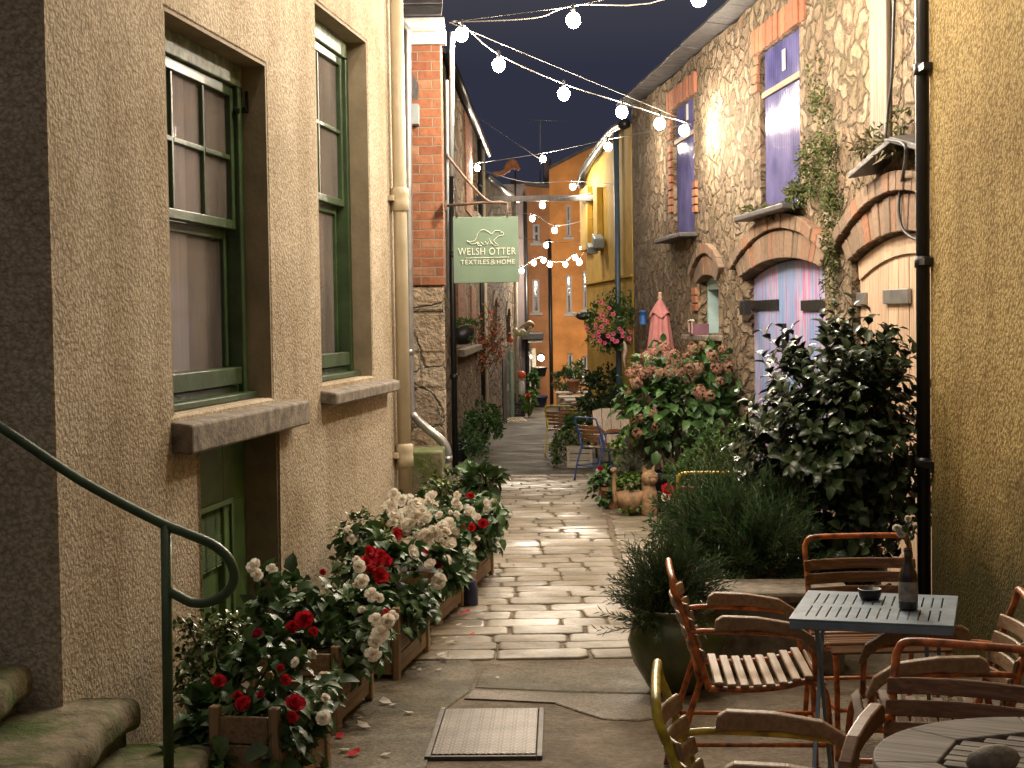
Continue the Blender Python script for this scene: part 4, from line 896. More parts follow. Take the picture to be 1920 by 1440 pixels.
S7 = [(1024, 460, 33), (1092, 465, 30)]
festoon('string with two bulbs in front of the orange house', [at(968, 445, 37), up_(1024, 460, 33), up_(1092, 465, 30), FY.w(FY.at(1112, 452)[0], -.02, FY.at(1112, 452)[1])], S7, .05, None, BULBD)
S8 = [(978, 508, 41), (1001, 493, 41), (1019, 488, 41), (1031, 496, 40.5), (1060, 496, 40), (1078, 483, 39), (1086, 492, 38.5)]
festoon('farthest low string of seven close bulbs before the orange house', [at(970, 496, 41.5)] + [up_(*b) for b in S8] + [FY.w(FY.at(1099, 470)[0], -.02, FY.at(1099, 470)[1])], S8, .06, None, BULBF)

# ------------------------------------------------------------------ slatted cafe chairs
ORNG = plain('orange_frame_paint', (.54, .155, .038), .42, 0, .5, 22)
YELW = plain('yellow_frame_paint', (.56, .41, .04), .4, 0, .4, 22)
BLUE = plain('blue_frame_paint', (.03, .07, .22), .38, 0, .2, 12)
SLAT = wood('oiled_slats', (.19, .085, .035), (.35, .185, .09), .42, 0)
SLATY = wood('sun_bleached_slats', (.32, .185, .09), (.48, .32, .19), .5, 0)
def chair(name, label, loc, rz, col=ORNG, slat=SLAT, group='slatted cafe chairs', w=.44, lo=False):
    t = thing(name, label, 'chair', loc, rz, group); h = w / 2; r = .0115; k = 6 if not lo else 3; n = 8 if not lo else 6
    m = MB(); m.tube(smoothpath([(-h, .17, .40), (-h, .20, .5), (-h, .262, .68), (-h, .285, .735), (-h + .006, .292, .765), (-h + .04, .294, .79), (0, .296, .793), (h - .04, .294, .79), (h - .006, .292, .765), (h, .285, .735), (h, .262, .68), (h, .20, .5), (h, .17, .40)], k), r, n); m.build('back_frame', col, t)
    for s in (-1, 1):
        x = s * h; m = MB(); m.tube(smoothpath([(x, .17, .40), (x, .06, .395), (x, -.08, .405), (x, -.17, .425), (x, -.215, .41), (x, -.24, .36), (x, -.25, .2), (x, -.255, 0)], k), r, n); m.build('front_leg', col, t)
        m = MB(); m.tube([(x - s * .024, .235, .58), (x - s * .012, .20, .42), (x - s * .004, .27, .2), (x, .31, 0)], r, n); m.build('rear_leg', col, t)
        m = MB(); m.tube(smoothpath([(x, .235, .6), (x + s * .01, .16, .605), (x + s * .012, 0, .60), (x + s * .012, -.14, .585), (x + s * .01, -.19, .55), (x, -.2, .43)], k), r * .85, n); m.build('arm_tube', col, t)
        m = MB(); prof = [(.15, .606), (.145, .645), (.12, .66), (.0, .655), (-.12, .635), (-.19, .59), (-.215, .53), (-.205, .52), (-.17, .56), (-.13, .59), (0, .61)]
        m.prism(prof, lambda a, b: (x - .018 + s * .012, a, b), lambda a, b: (x + .018 + s * .012, a, b)); m.build('armrest', slat, t, bevel=.006)
    m = MB()
    for y, z in ((.135, .418), (.09, .412), (.045, .41), (0, .411), (-.045, .414), (-.09, .42), (-.135, .432), (-.178, .442)):
        m.box((0, y, z), (w + .03, .031, .014))
    m.box((0, -.222, .425), (w + .03, .034, .014), M.Rotation(.75, 3, 'X')); m.build('seat', slat, t, bevel=.003, seg=1)
    m = MB()
    for z in (.515, .57, .625, .68):
        yb = .17 + .03 + (z - .5) * .345; n2 = 10; vs = []
        for i in range(n2 + 1):
            x = -h - .012 + (w + .024) * i / n2; y = yb - .022 + .045 * (1 - (x / h) ** 2)
            vs += [(x, y - .006, z - .021), (x, y + .006, z - .021), (x, y + .016, z + .021), (x, y + .004, z + .021)]
        m.add(vs, [(4 * i + j, 4 * i + (j + 1) % 4, 4 * i + 4 + (j + 1) % 4, 4 * i + 4 + j) for i in range(n2) for j in range(4)] + [(0, 3, 2, 1), (4 * n2, 4 * n2 + 1, 4 * n2 + 2, 4 * n2 + 3)])
    m.build('backrest', slat, t, bevel=.003, seg=1)
    m = MB(); m.tube([(-h, -.252, .2), (h, -.252, .2)], r * .8, 6); m.tube([(-h, .27, .2), (h, .27, .2)], r * .8, 6)
    for s in (-1, 1): m.tube([(s * h, -.252, .2), (s * h, .27, .2)], r * .8, 6)
    m.build('stretcher', col, t); return t
ch1 = chair('slatted_chair', 'orange framed slatted chair facing the grey table, brown seat showing in full', G(.86, 5.56), rad(86), ORNG, SLATY)
ch1['label'] = 'orange framed slatted chair left of the grey table with its whole seat showing'
def paint(o, col, slat=None):
    for c in o.children:
        if slat and c.name.split('.')[0] in ('seat', 'backrest', 'armrest'): c.material_slots[0].link = 'OBJECT'; c.material_slots[0].material = slat
        elif col and c.name.split('.')[0] not in ('seat', 'backrest', 'armrest'): c.material_slots[0].link = 'OBJECT'; c.material_slots[0].material = col
ch2 = dup(ch1, G(.63, 3.64), rad(84), 'yellow framed slatted chair at the bottom edge nearest the manhole'); paint(ch2, YELW, SLATY)
ch3 = dup(ch1, G(1.08, 3.72), rad(-27), 'orange framed slatted chair behind the round wooden table, its dark back slats toward us'); paint(ch3, ORNG, SLAT)
ch3['label'] = 'orange framed slatted chair directly behind the round weathered table'
ch4 = dup(ch1, G(1.31, 4.82), rad(-100), 'orange framed slatted chair at the right edge against the ochre wall'); paint(ch4, ORNG, SLATY)
ch5 = dup(ch1, G(1.44, 6.1), rad(2), 'orange framed slatted chair tucked behind the grey table in the shadow of the dark shrub'); paint(ch5, ORNG, SLAT); [bpy.data.objects.remove(c) for c in list(ch5.children) if c.name.startswith(('armrest', 'arm_tube'))]; ch5['label'] = 'orange framed slatted chair tucked behind the grey slotted table'
ch6 = dup(ch1, G(1.32, 10.3), rad(175), 'yellow framed chair half hidden behind the needle leaved shrub'); paint(ch6, YELW, SLAT)
ch7 = dup(ch1, G(1.13, 18.9), rad(125), 'blue framed slatted chair before the pink hydrangea'); paint(ch7, BLUE, SLAT)
ch8 = dup(ch1, G(.80, 23.6), rad(160), 'yellow framed chair with wooden slats beside the far plank table'); paint(ch8, YELW, SLAT)
ch9 = dup(ch1, G(.98, 24.4), rad(175), 'blue framed chair standing behind the far yellow chair'); paint(ch9, BLUE, SLAT)

# ------------------------------------------------------------------ tables
def hz(px, py, z): d = ray(px, py); t = (z - EYE.z) / d.z; return EYE + d * t
TGREY = plain('grey_table_paint', (.17, .24, .32), .45, 0, .18, 10)
zt_ = gz(5.25) + .72; q = [hz(a, b, zt_) for a, b in ((1508, 1104), (1499, 1157), (1806, 1182), (1774, 1123))]
cc = sum(q, V((0, 0, 0))) / 4; ex = ((q[3] - q[0]) + (q[2] - q[1])) / 2; ey = ((q[0] - q[1]) + (q[3] - q[2])) / 2; tw, td = ex.length, ey.length
gt = thing('slotted_table', 'grey slotted metal folding table holding a bottle and an ashtray', 'table', V((cc.x, cc.y, gz(cc.y))), math.atan2(ex.y, ex.x) * .62)
hs = []
for k in range(14):
    x = -tw / 2 + tw * (k + 1.5) / 16
    for s in (-1, 1): hs.append(rect(x - .0028, x + .0028, s * td * .22 - td * .17, s * td * .22 + td * .17))
me = fillmesh(rect(-tw / 2, tw / 2, -td / 2, td / 2), hs, .006)
for v in me.vertices: x, y, z = v.co; v.co = (x, z, .72 - y)
me.materials.append(TGREY); link('tabletop', me, gt)
m = MB()
for s in (-1, 1): m.box((0, s * (td / 2 - .006), .70), (tw - .004, .012, .026)); m.box((s * (tw / 2 - .006), 0, .70), (.012, td - .03, .026))
m.build('apron', TGREY, gt, bevel=.003)
for s in (-1, 1):
    m = MB(); x = s * (tw / 2 - .06); m.bar((x, td / 2 - .03, .69), (x, -td / 2 + .02, 0), .022, .012, 0, (1, 0, 0)); m.build('leg', TGREY, gt)
    m = MB(); x = s * (tw / 2 - .085); m.bar((x, -td / 2 + .03, .69), (x, td / 2 - .02, 0), .022, .012, 0, (1, 0, 0)); m.build('leg', TGREY, gt)
WEATH = wood('weathered_teak', (.15, .125, .10), (.33, .29, .24), .75, 0)
rt_ = thing('round_table', 'round weathered grey teak table cut off by the bottom right corner', 'table', G(1.09, 3.05), rad(-28)); R0 = .37
m = MB(); oc = [(R0 * .66 * cos(2 * pi * (i + .5) / 8), R0 * .66 * sin(2 * pi * (i + .5) / 8)) for i in range(8)]
for i in range(8):
    a0, a1 = 2 * pi * (i + .5) / 8, 2 * pi * (i + 1.5) / 8; o_ = [(R0 * cos(a0 + (a1 - a0) * k / 6), R0 * sin(a0 + (a1 - a0) * k / 6)) for k in range(7)]
    m.prism([oc[i]] + o_ + [oc[(i + 1) % 8]], lambda x, y: (x * .996, y * .996, .715), lambda x, y: (x * .996, y * .996, .742))
m.build('rim', WEATH, rt_, bevel=.004)
m = MB(); ap = R0 * .66 * cos(pi / 8) - .004; n = 11
for k in range(n):
    y0 = -ap + 2 * ap * k / n + .0025; y1 = y0 + 2 * ap / n - .005; ym = max(abs(y0), abs(y1)); hw = min(ap, ap * (2 ** .5) - ym) - .002; m.bb((-hw, y0, .716), (hw, y1, .740))
m.build('slat_panel', WEATH, rt_, bevel=.002)
for a in range(4): m = MB(); m.bar((.2 * cos(a * pi / 2 + .78), .2 * sin(a * pi / 2 + .78), .714), (.28 * cos(a * pi / 2 + .78), .28 * sin(a * pi / 2 + .78), 0), .035, .035); m.build('leg', WEATH, rt_)
p = hz(1862, 1446, gz(3.05) + .742); stn = thing('stone_lump', 'rough grey stone lump lying on the round table', 'stone', p, .5); m = MB(); m.ball((0, 0, .022), .06, 12, 0, (1.1, .6, .5)); o = m.build('lump', STONE, stn)
# ashtray and bottle
p = hz(1631, 1124, zt_ + .004); a_ = thing('ashtray', 'small black ashtray on the grey slotted table', 'ashtray', p); m = MB(); m.lathe([(0, .002), (.03, .001), (.036, .012), (.041, .036), (.038, .038), (.033, .014), (0, .010)], 18); m.build('bowl', IRON, a_)
p = hz(1703, 1143, zt_ + .004); b_ = thing('bottle', 'brown glass bottle used as a bud vase on the grey table', 'bottle', p)
BOTT = NT('brown_glass'); BOTT = BOTT.out((.035, .022, .012), .12, None, 0, .8)
m = MB(); m.lathe([(0, .001), (.029, .002), (.031, .008), (.031, .105), (.028, .122), (.016, .148), (.0125, .165), (.0125, .19), (.0145, .192), (.0145, .203), (.011, .204)], 20); m.build('glass', BOTT, b_)
m = MB(); m.lathe([(.0314, .03), (.0314, .095)], 20); m.build('paper_label', plain('faded_label', (.30, .27, .22), .7, 0, .3, 40), b_)

# ------------------------------------------------------------------ plants
CAMEL = leafmat('camellia_leaf', [(.016, .036, .014), (.03, .058, .022), (.045, .075, .026), (.022, .042, .018)], .36, .45)
HYDL = leafmat('hydrangea_leaf', [(.035, .085, .02), (.05, .12, .028), (.07, .15, .035), (.03, .07, .02)], .45, .5, .12)
BEGL = leafmat('begonia_leaf', [(.035, .08, .022), (.05, .11, .03), (.07, .14, .04), (.05, .08, .035)], .45, .45, .12)
NEED = leafmat('needle_leaf', [(.035, .085, .03), (.055, .12, .042), (.12, .20, .08), (.04, .09, .04)], .4, .5, .1)
VARI = leafmat('variegated_leaf', [(.04, .08, .02), (.07, .12, .03), (.22, .24, .07), (.05, .1, .025)], .32, .6)
FERN = leafmat('feathery_leaf', [(.06, .12, .03), (.09, .17, .045), (.05, .10, .03)], .5, .4, .15)
LAVE = leafmat('grey_leaf', [(.12, .15, .09), (.17, .20, .13), (.09, .12, .07)], .6, .3)
LIME = leafmat('bright_leaf', [(.10, .19, .03), (.15, .25, .05), (.07, .14, .03)], .45, .5, .15)
IVYL = leafmat('ivy_leaf', [(.04, .075, .02), (.065, .11, .03), (.10, .13, .04), (.09, .08, .04)], .5, .4)
REDL = leafmat('autumn_leaf', [(.30, .05, .03), (.40, .09, .04), (.22, .12, .05), (.12, .12, .04)], .5, .4)
DRYG = leafmat('dry_grass', [(.11, .09, .045), (.17, .14, .07), (.07, .075, .03)], .7, .3)
STEM = plain('bark', (.10, .07, .045), .8, 0, .3, 20)
GSTEM = plain('green_stem', (.07, .10, .03), .5, 0, .2)
WHITEF = leafmat('white_petal', [(.86, .83, .72), (.9, .87, .78), (.88, .78, .66)], .6, .2, .5)
REDF = leafmat('red_petal', [(.55, .014, .024), (.65, .025, .04), (.42, .01, .02)], .5, .3, .3)
PINKR = leafmat('rose_petal', [(.52, .03, .10), (.42, .02, .06)], .45, .4, .15)
PINKF = leafmat('pink_petal', [(.58, .09, .17), (.66, .15, .24), (.48, .06, .12)], .5, .3, .15)
HYDF = leafmat('hydrangea_floret', [(.32, .12, .105), (.36, .21, .14), (.29, .18, .10), (.34, .09, .10), (.24, .20, .09)], .6, .3, .1)
SOIL = plain('soil', (.035, .025, .018), .95, 0, .3, 20)
def foliage(mb, c, rd, n, L, Wd, r, clumps=26, hi=False, up=.25, spread=.28, fold=.25, curl=.25, low=-1.0):
    c = V(c); cl = []
    while len(cl) < clumps:
        d = rdir(r)
        if d.z < low: continue
        cl.append(d * r.uniform(.5, 1.0))
    for i in range(n):
        k = cl[i % clumps]; o = k + rdir(r) * abs(r.gauss(0, spread)); o = o if o.length < 1.12 else o * (1.12 / o.length); p = c + V((o.x * rd[0], o.y * rd[1], o.z * rd[2]))
        od = V((o.x, o.y, o.z + .15)); od = od.normalized() if od.length > .01 else V((0, 0, 1))
        d = (od * .7 + rdir(r) * .75 + V((0, 0, up * r.uniform(-.8, 1)))).normalized(); s = r.uniform(.65, 1.2)
        mb.leaf(p, d, (od * .5 + V((0, 0, .8)) + rdir(r) * .5).normalized(), L * s, Wd * s, fold, curl, 0, hi)
    return [c + V((k.x * rd[0], k.y * rd[1], k.z * rd[2])) for k in cl]
def stems(base, tips, r, rad0=.012, mat=STEM, par=None, n=14):
    m = MB(); b = V(base)
    for t in tips[:n]:
        t = V(t); mid = b + (t - b) * .55 + V((r.uniform(-.05, .05), r.uniform(-.05, .05), (t - b).length * .08)); m.tube(smoothpath([b, mid, t], 3), [rad0 * (1 - .11 * i) for i in range(7)], 5)
    return m.build('stem', mat, par)
def shoots(mb, sm, c, rd, ns, nl, L, Wd, r, hi=False, ang=.9, ln=.22, low=-.3, needle=False, up=.5, start=.55):
    """leafy shoots growing outward from an ellipsoid core; leaves alternate along every shoot"""
    c = V(c)
    for i in range(ns):
        while 1:
            d = rdir(r)
            if d.z > low: break
        s = r.uniform(start, .9); p = c + V((d.x * rd[0], d.y * rd[1], d.z * rd[2])) * s; g = (V((d.x, d.y, d.z)) + V((0, 0, up)) + rdir(r) * .35).normalized(); l = ln * r.uniform(.6, 1.3); tip = p + g * l + V((0, 0, -l * .08))
        if sm is not None: sm.tube([p - g * .05, p + g * l * .55, tip], [.0035, .003, .0015], 4)
        u = g.orthogonal().normalized(); w = g.cross(u); a = r.uniform(0, 6)
        for k in range(nl):
            t = (k + .5) / nl; a += 2.4; q = p + g * l * t; side = u * cos(a) + w * sin(a); dd = (side * ang + g * (1.2 - ang * .6) + V((0, 0, r.uniform(-.15, .25)))).normalized(); sc = r.uniform(.7, 1.15) * (1 - .25 * t)
            mb.leaf(q, dd, (g + V((0, 0, .5))).normalized(), L * sc, Wd * sc, .22, .25 if not needle else .1, 0, hi)
def rosette(mat, r, name='flower', layers=((7, 1.0, .2), (7, .92, .6), (6, .75, .95), (5, .55, 1.2), (3, .4, 1.4)), seed=1):
    q = random.Random(seed); m = MB()
    for n, R_, tilt in layers:
        a0 = q.uniform(0, 6)
        for k in range(n):
            a = a0 + 2 * pi * k / n + q.uniform(-.15, .15); d = V((cos(a) * cos(tilt), sin(a) * cos(tilt), sin(tilt))); s = V((-sin(a), cos(a), 0)); u = s.cross(d) * -1
            L = r * R_ * q.uniform(.85, 1.1); w = L * .95; vs = []
            for (t, ww, b) in ((.08, .25, 0), (.45, .95, -.06), (.8, 1.0, .05), (1.0, .45, .16)):
                for e in (-1, 0, 1): vs.append(d * L * t + s * e * w * ww * .5 * 1.1 + u * L * (b + (.10 if e else 0) + q.uniform(-.03, .03)))
            m.add(vs, [(i * 3 + j, i * 3 + j + 1, i * 3 + j + 4, i * 3 + j + 3) for i in range(3) for j in range(2)], 0, True)
    me = bpy.data.meshes.new(name); me.from_pydata([tuple(p) for p in m.v], [], m.f); me.materials.append(mat); me.polygons.foreach_set('use_smooth', [True] * len(m.f)); return me
LOOSE = ((5, 1.0, .25), (4, .75, .7), (3, .45, 1.15)); CUP = ((5, .9, .9), (4, .75, 1.15), (3, .5, 1.35)); OPEN = ((4, 1.0, .1), (3, .9, .5), (3, .4, 1.2))
WF = [rosette(WHITEF, .05, 'flower', l_, i) for i, l_ in ((1, LOOSE), (2, CUP), (3, OPEN), (7, LOOSE))]; RF = [rosette(REDF, .05, 'flower', l_, i) for i, l_ in ((4, LOOSE), (5, CUP), (8, OPEN))]; PF = [rosette(PINKR, .045, seed=6)]
def put(par, me, p, r, s=1.0, face=None, name='flower'):
    o = bpy.data.objects.new(name, me); COL.objects.link(o); o.parent = par; o.location = V(p) - V(par.location); d = face or V((r.uniform(-.5, .6), r.uniform(-1.2, -.3), r.uniform(.1, .9)))
    o.rotation_euler = d.to_track_quat('Z', 'Y').to_euler(); k = s * r.uniform(.85, 1.15); o.scale = (k, k, k); return o

# -- planter boxes along the cream wall, each with its begonias
CEDAR = wood('cedar_boards', (.26, .165, .085), (.44, .29, .155), .6, 1)
CEDARX = wood('cedar_posts', (.29, .185, .095), (.47, .31, .17), .6, 2)
def planter(loc, rz, L, Wd, H, label):
    t = thing('wooden_planter', label, 'planter', loc, rz, 'wooden planters along the cream wall')
    for s, nm in ((0, 'side_panel'), (-Wd, 'side_panel')):
        m = MB()
        for k in range(3): m.bb((s + (.0 if s else -.02), .03, .03 + k * (H - .03) / 3), (s + (.02 if s else 0), L - .03, .025 + (k + 1) * (H - .03) / 3))
        m.build(nm, CEDAR, t, bevel=.004)
    for y in (0.0, L - .02):
        m = MB()
        for k in range(3): m.bb((-Wd + .03, y, .03 + k * (H - .03) / 3), (-.03, y + .02, .025 + (k + 1) * (H - .03) / 3))
        m.build('end_panel', CEDAR, t, bevel=.004)
    for x in (-.025, -Wd - .005):
        for y in (-.012, L - .03): m = MB(); m.bb((x, y, 0), (x + .036, y + .042, H + .03)); m.build('corner_post', CEDARX, t, bevel=.005)
    MB().bb((-Wd + .01, .022, H - .08), (-.02, L - .022, H - .05)).build('soil', SOIL, t); return t
boxes = [((-.84, 5.30), .56, 'nearest wooden planter, at the bottom edge under the red begonias', .33), ((-.755, 6.43), .56, 'second wooden planter, with two wide boards on its lane side', .33), ((-.575, 7.4), .68, 'third wooden planter, with a tall corner post, under red and white begonias', .33), ((-.44, 8.86), .68, 'fourth wooden planter, under the mass of white begonias', .33), ((-.275, 10.2), .72, 'farthest wooden planter, beside the blue jar in the lane', .33)]
for i, ((x, y), L, lb, H) in enumerate(boxes): planter(G(x, y), -math.atan(.16 if i else .2), L, .38 if i else .24, H, lb)
r = random.Random(21)
def begonia(label, box, foli, fl, seed, n=420, L=.085, Wd=.06, grp='begonias in the wooden planters', name='begonia_plant', mat=None, sc=.78, more=()):
    r = random.Random(seed); (x, y), bl, _, H = boxes[box]; base = G(x - .19, y + bl / 2, H - .05)
    t = thing(name, label, 'flowers', base, 0, grp); m = MB(); tips = []
    for (px, py, Y, rx, rz_, k) in foli:
        c = at(px, py, Y) - base; tips += foliage(m, c, (rx * Y / FPX, .22, rz_ * Y / FPX), k, L, Wd, r, 18, True, .1, .3, .25, .35)[:5]
    for j in range(150):       # leaves spilling over the lane side of the box
        u = r.uniform(.0, bl); ca, sa = cos(-.17), sin(-.17); q = V((x - u * sa * -1 * 0 + u * .17 + r.uniform(-.02, .06), y + u, gz(y + u) + H + r.uniform(-.12, .06))) - base
        m.leaf(q, (V((.7, -.3, -.35)) + rdir(r) * .7).normalized(), (V((.4, -.3, .8)) + rdir(r) * .3).normalized(), L * r.uniform(.5, 1.1), Wd * r.uniform(.5, 1.1), .25, .4, 0, True)
    m.build('foliage', mat or BEGL, t); stems((0, 0, -.02), tips, r, .007, GSTEM, t, 12)
    for (px, py, Y, kind, s) in fl: put(t, {'w': WF, 'r': RF, 'p': PF}[kind][r.randrange(len({'w': WF, 'r': RF, 'p': PF}[kind]))], at(px, py, Y - .13), r, s * sc)
    for (px, py, Y, rx, rz_, k, kind) in more:
        for j in range(k): put(t, r.choice({'w': WF, 'r': RF, 'p': PF}[kind]), at(px + r.uniform(-rx, rx), py + r.uniform(-rz_, rz_), Y - .15 + r.uniform(-.1, .1)), r, r.uniform(.6, .95) * sc)
    return t
begonia('begonia with scattered red blooms at the bottom edge beside the handrail', 0, [(510, 1290, 5.6, 85, 95, 300), (540, 1380, 5.45, 60, 50, 90), (400, 1370, 5.55, 80, 70, 330), (360, 1420, 5.4, 50, 40, 120)],
    [(410, 1279, 5.35, 'r', .75), (463, 1330, 5.25, 'r', 1.15), (450, 1308, 5.3, 'r', .8), (552, 1322, 5.35, 'r', .9), (548, 1345, 5.33, 'r', .7), (533, 1255, 5.4, 'r', .75), (535, 1275, 5.38, 'r', .55), (484, 1191, 5.6, 'p', .8), (573, 1163, 5.6, 'r', .9), (553, 1183, 5.55, 'r', 1.0), (580, 1187, 5.55, 'r', .9), (490, 1305, 5.35, 'p', .6),
     (590, 1226, 5.45, 'w', .95), (607, 1313, 5.35, 'w', .85), (606, 1348, 5.33, 'w', .9), (556, 1243, 5.4, 'w', .5)], 31)
begonia('begonia trailing big cream blooms over the end of the second planter', 1, [(625, 1150, 6.75, 80, 75, 330), (520, 1130, 6.9, 70, 70, 190), (690, 1190, 6.65, 35, 45, 60)],
    [(478, 1064, 6.9, 'w', 1.1), (483, 1078, 6.9, 'w', .7), (510, 1068, 6.9, 'w', .7), (607, 1077, 6.8, 'r', .7), (672, 1063, 6.75, 'w', .9), (680, 1092, 6.6, 'w', .9), (668, 1100, 6.6, 'w', .8), (697, 1115, 6.5, 'w', .9), (710, 1122, 6.5, 'w', .6), (683, 1147, 6.5, 'w', .8), (705, 1163, 6.45, 'w', .9), (725, 1165, 6.45, 'w', .9), (735, 1155, 6.5, 'w', .7), (724, 1150, 6.5, 'r', .5), (715, 1190, 6.42, 'w', 1.0), (702, 1205, 6.42, 'w', .8), (700, 1228, 6.42, 'w', 1.1)], 32)
begonia('begonia with one deep red cluster and large dark leaves in the third planter', 2, [(745, 1085, 7.75, 95, 62, 380), (690, 1040, 8.0, 60, 45, 130)],
    [(706, 1043, 7.55, 'r', 1.2), (722, 1052, 7.55, 'r', 1.0), (692, 1068, 7.5, 'r', 1.2), (712, 1080, 7.5, 'r', 1.25), (700, 1055, 7.5, 'r', 1.0), (668, 1056, 7.6, 'w', 1.2), (815, 1048, 7.9, 'r', 1.2), (805, 1040, 7.9, 'r', .9), (822, 1058, 7.9, 'r', .9), (838, 1052, 8.0, 'w', 1.0), (826, 1090, 7.7, 'w', 1.1), (807, 1060, 7.7, 'w', .8), (772, 1038, 7.8, 'w', 1.0), (654, 998, 8.1, 'w', 1.1), (664, 990, 8.1, 'w', .8), (652, 1010, 8.1, 'w', .7)], 33, more=((706, 1060, 7.5, 22, 28, 9, 'r'), (655, 1000, 8.1, 12, 14, 4, 'w')))
begonia('begonia covered in a dense mass of cream blooms in the fourth planter', 3, [(790, 990, 9.15, 75, 50, 380), (840, 1010, 9.0, 45, 40, 140)],
    [(744, 935, 9.3, 'w', 1.2), (765, 940, 9.3, 'w', 1.1), (797, 938, 9.4, 'w', 1.0), (735, 950, 9.2, 'w', 1.0), (760, 962, 9.1, 'w', 1.2), (738, 985, 9.0, 'w', 1.2), (765, 985, 9.0, 'w', 1.2), (750, 975, 9.0, 'w', 1.0), (775, 968, 9.1, 'w', 1.1), (805, 962, 9.2, 'w', 1.1), (822, 955, 9.3, 'w', 1.0), (835, 965, 9.2, 'w', 1.1), (790, 985, 9.0, 'w', .9), (741, 1002, 8.9, 'r', 1.1), (776, 1032, 8.75, 'w', 1.2), (762, 1026, 8.75, 'w', .9), (790, 1015, 8.8, 'w', 1.2), (800, 1005, 8.8, 'w', .9), (820, 1000, 8.8, 'w', 1.2), (835, 1003, 8.8, 'w', 1.2), (829, 990, 8.85, 'w', 1.1), (826, 1025, 8.75, 'w', 1.2), (845, 1020, 8.8, 'w', .9), (841, 985, 8.9, 'w', 1.0), (860, 950, 9.2, 'w', .9)], 34, sc=.9, more=((795, 975, 8.95, 62, 48, 46, 'w'), (740, 960, 9.1, 14, 30, 8, 'w')))
begonia('begonia with a few small red and cream blooms and broad leaves in the farthest planter', 4, [(885, 975, 10.5, 55, 42, 330), (925, 965, 10.4, 25, 22, 60)],
    [(868, 983, 10.2, 'r', .9), (884, 990, 10.2, 'r', .8), (906, 982, 10.25, 'r', .9), (877, 1012, 10.1, 'r', .8), (860, 978, 10.2, 'w', 1.0), (880, 962, 10.3, 'w', 1.1), (925, 945, 10.5, 'w', .9), (935, 950, 10.5, 'w', .8), (868, 1035, 10.0, 'w', .9), (885, 1030, 10.0, 'w', .8), (883, 930, 10.7, 'r', .9), (895, 1010, 10.1, 'w', .6)], 35, more=((885, 965, 10.3, 35, 25, 7, 'w'),))
def shrub(name, label, base, foli, mat, L, Wd, seed, hi=False, clumps=24, grp=None, cat='shrub', srad=.012, up=.25, spread=.28, pot=None, flat=.3, smat=None, curl=.25, rz=0):
    r = random.Random(seed); base = V(base); t = thing(name, label, cat, base, 0, grp); m = MB(); tips = []
    for (px, py, Y, rx, rz_, k) in foli: tips += foliage(m, at(px, py, Y) - base, (rx * Y / FPX, max(.08, min(rx, rz_) * Y / FPX * .9), rz_ * Y / FPX), k, L, Wd, r, clumps, hi, up, spread, .25, curl)
    m.build('foliage', mat, t); stems((0, 0, .02), tips, r, srad, smat or STEM, t, 12); return t
shrub('euonymus_shrub', 'small glossy variegated shrub pressed between handrail post and wall', G(-1.12, 5.85), [(400, 1205, 5.95, 70, 62, 620), (375, 1290, 5.8, 45, 45, 200)], VARI, .038, .022, 41, True)
shrub('euonymus_shrub', 'leafy variegated shrub against the wall behind the white begonias', G(-.85, 9.3), [(680, 1010, 8.6, 55, 45, 420), (655, 1050, 8.3, 30, 40, 200)], VARI, .045, .026, 42, True)
shrub('box_shrub', 'low green shrub behind the farthest planter near the silver downpipe', G(-.42, 11.3), [(860, 912, 11.4, 62, 34, 620), (905, 895, 11.6, 28, 22, 160)], VARI, .05, .032, 43, True)
shrub('broadleaf_plant', 'broad leaved plant leaning into the lane above the farthest planter', G(-.22, 11.2), [(908, 905, 11.2, 28, 24, 60)], BEGL, .15, .085, 44, True, 8)

# -- right hand side
# needle leaved shrub in the green urn
URN = NT('green_glaze'); URN = URN.out(URN.ramp(URN.noise(5, 4), [(.3, (.055, .07, .025)), (.7, (.13, .15, .06))]), .25, None, 0, .6)
pb = G(.745, 7.1); u_ = thing('glazed_urn', 'round olive green glazed urn holding the fine needle shrub', 'pot', pb); m = MB()
m.lathe([(0, .01), (.10, .0), (.13, .02), (.2, .14), (.225, .24), (.2, .33), (.165, .37), (.19, .385), (.185, .40), (.15, .375), (.15, .34), (0, .33)], 26); m.build('urn', URN, u_)
def needleshrub(name, label, base, parts, L, Wd, mat, seed, nl=22, ln=.22, grp=None, up=.6):
    r = random.Random(seed); base = V(base); t = thing(name, label, 'shrub', base, 0, grp); m = MB(); sm = MB()
    for (px, py, Y, rx, rz_, ns) in parts:
        c = at(px, py, Y) - base; shoots(m, sm, c, (rx * Y / FPX * .8, min(rx, rz_) * Y / FPX * .8, rz_ * Y / FPX * .85), ns, nl, L, Wd, r, False, .55, ln, -.6, True, up, .35)
        sm.tube(smoothpath([V((0, 0, 0)), (c) * .6, c], 3), .01, 5)
    m.build('foliage', mat, t); sm.build('stem', STEM, t); return t
needleshrub('needle_shrub', 'fine leaved green shrub growing out of the olive glazed urn', pb + V((0, 0, .34)), [(1255, 1120, 7.15, 52, 66, 180), (1235, 1165, 7.0, 42, 32, 60)], .055, .008, NEED, 51)
needleshrub('needle_shrub', 'large dark needle leaved shrub between the urn and the camellia', G(1.15, 8.4), [(1365, 1045, 8.3, 82, 85, 300), (1335, 985, 8.6, 58, 48, 130), (1430, 1060, 8.0, 70, 75, 150), (1440, 990, 8.4, 50, 50, 80)], .085, .011, NEED, 52, 22, .24)
tr_ = thing('stone_trough', 'long stone trough under the dark needle shrub behind the orange chair', 'trough', G(1.18, 7.55), -.05); m = MB()
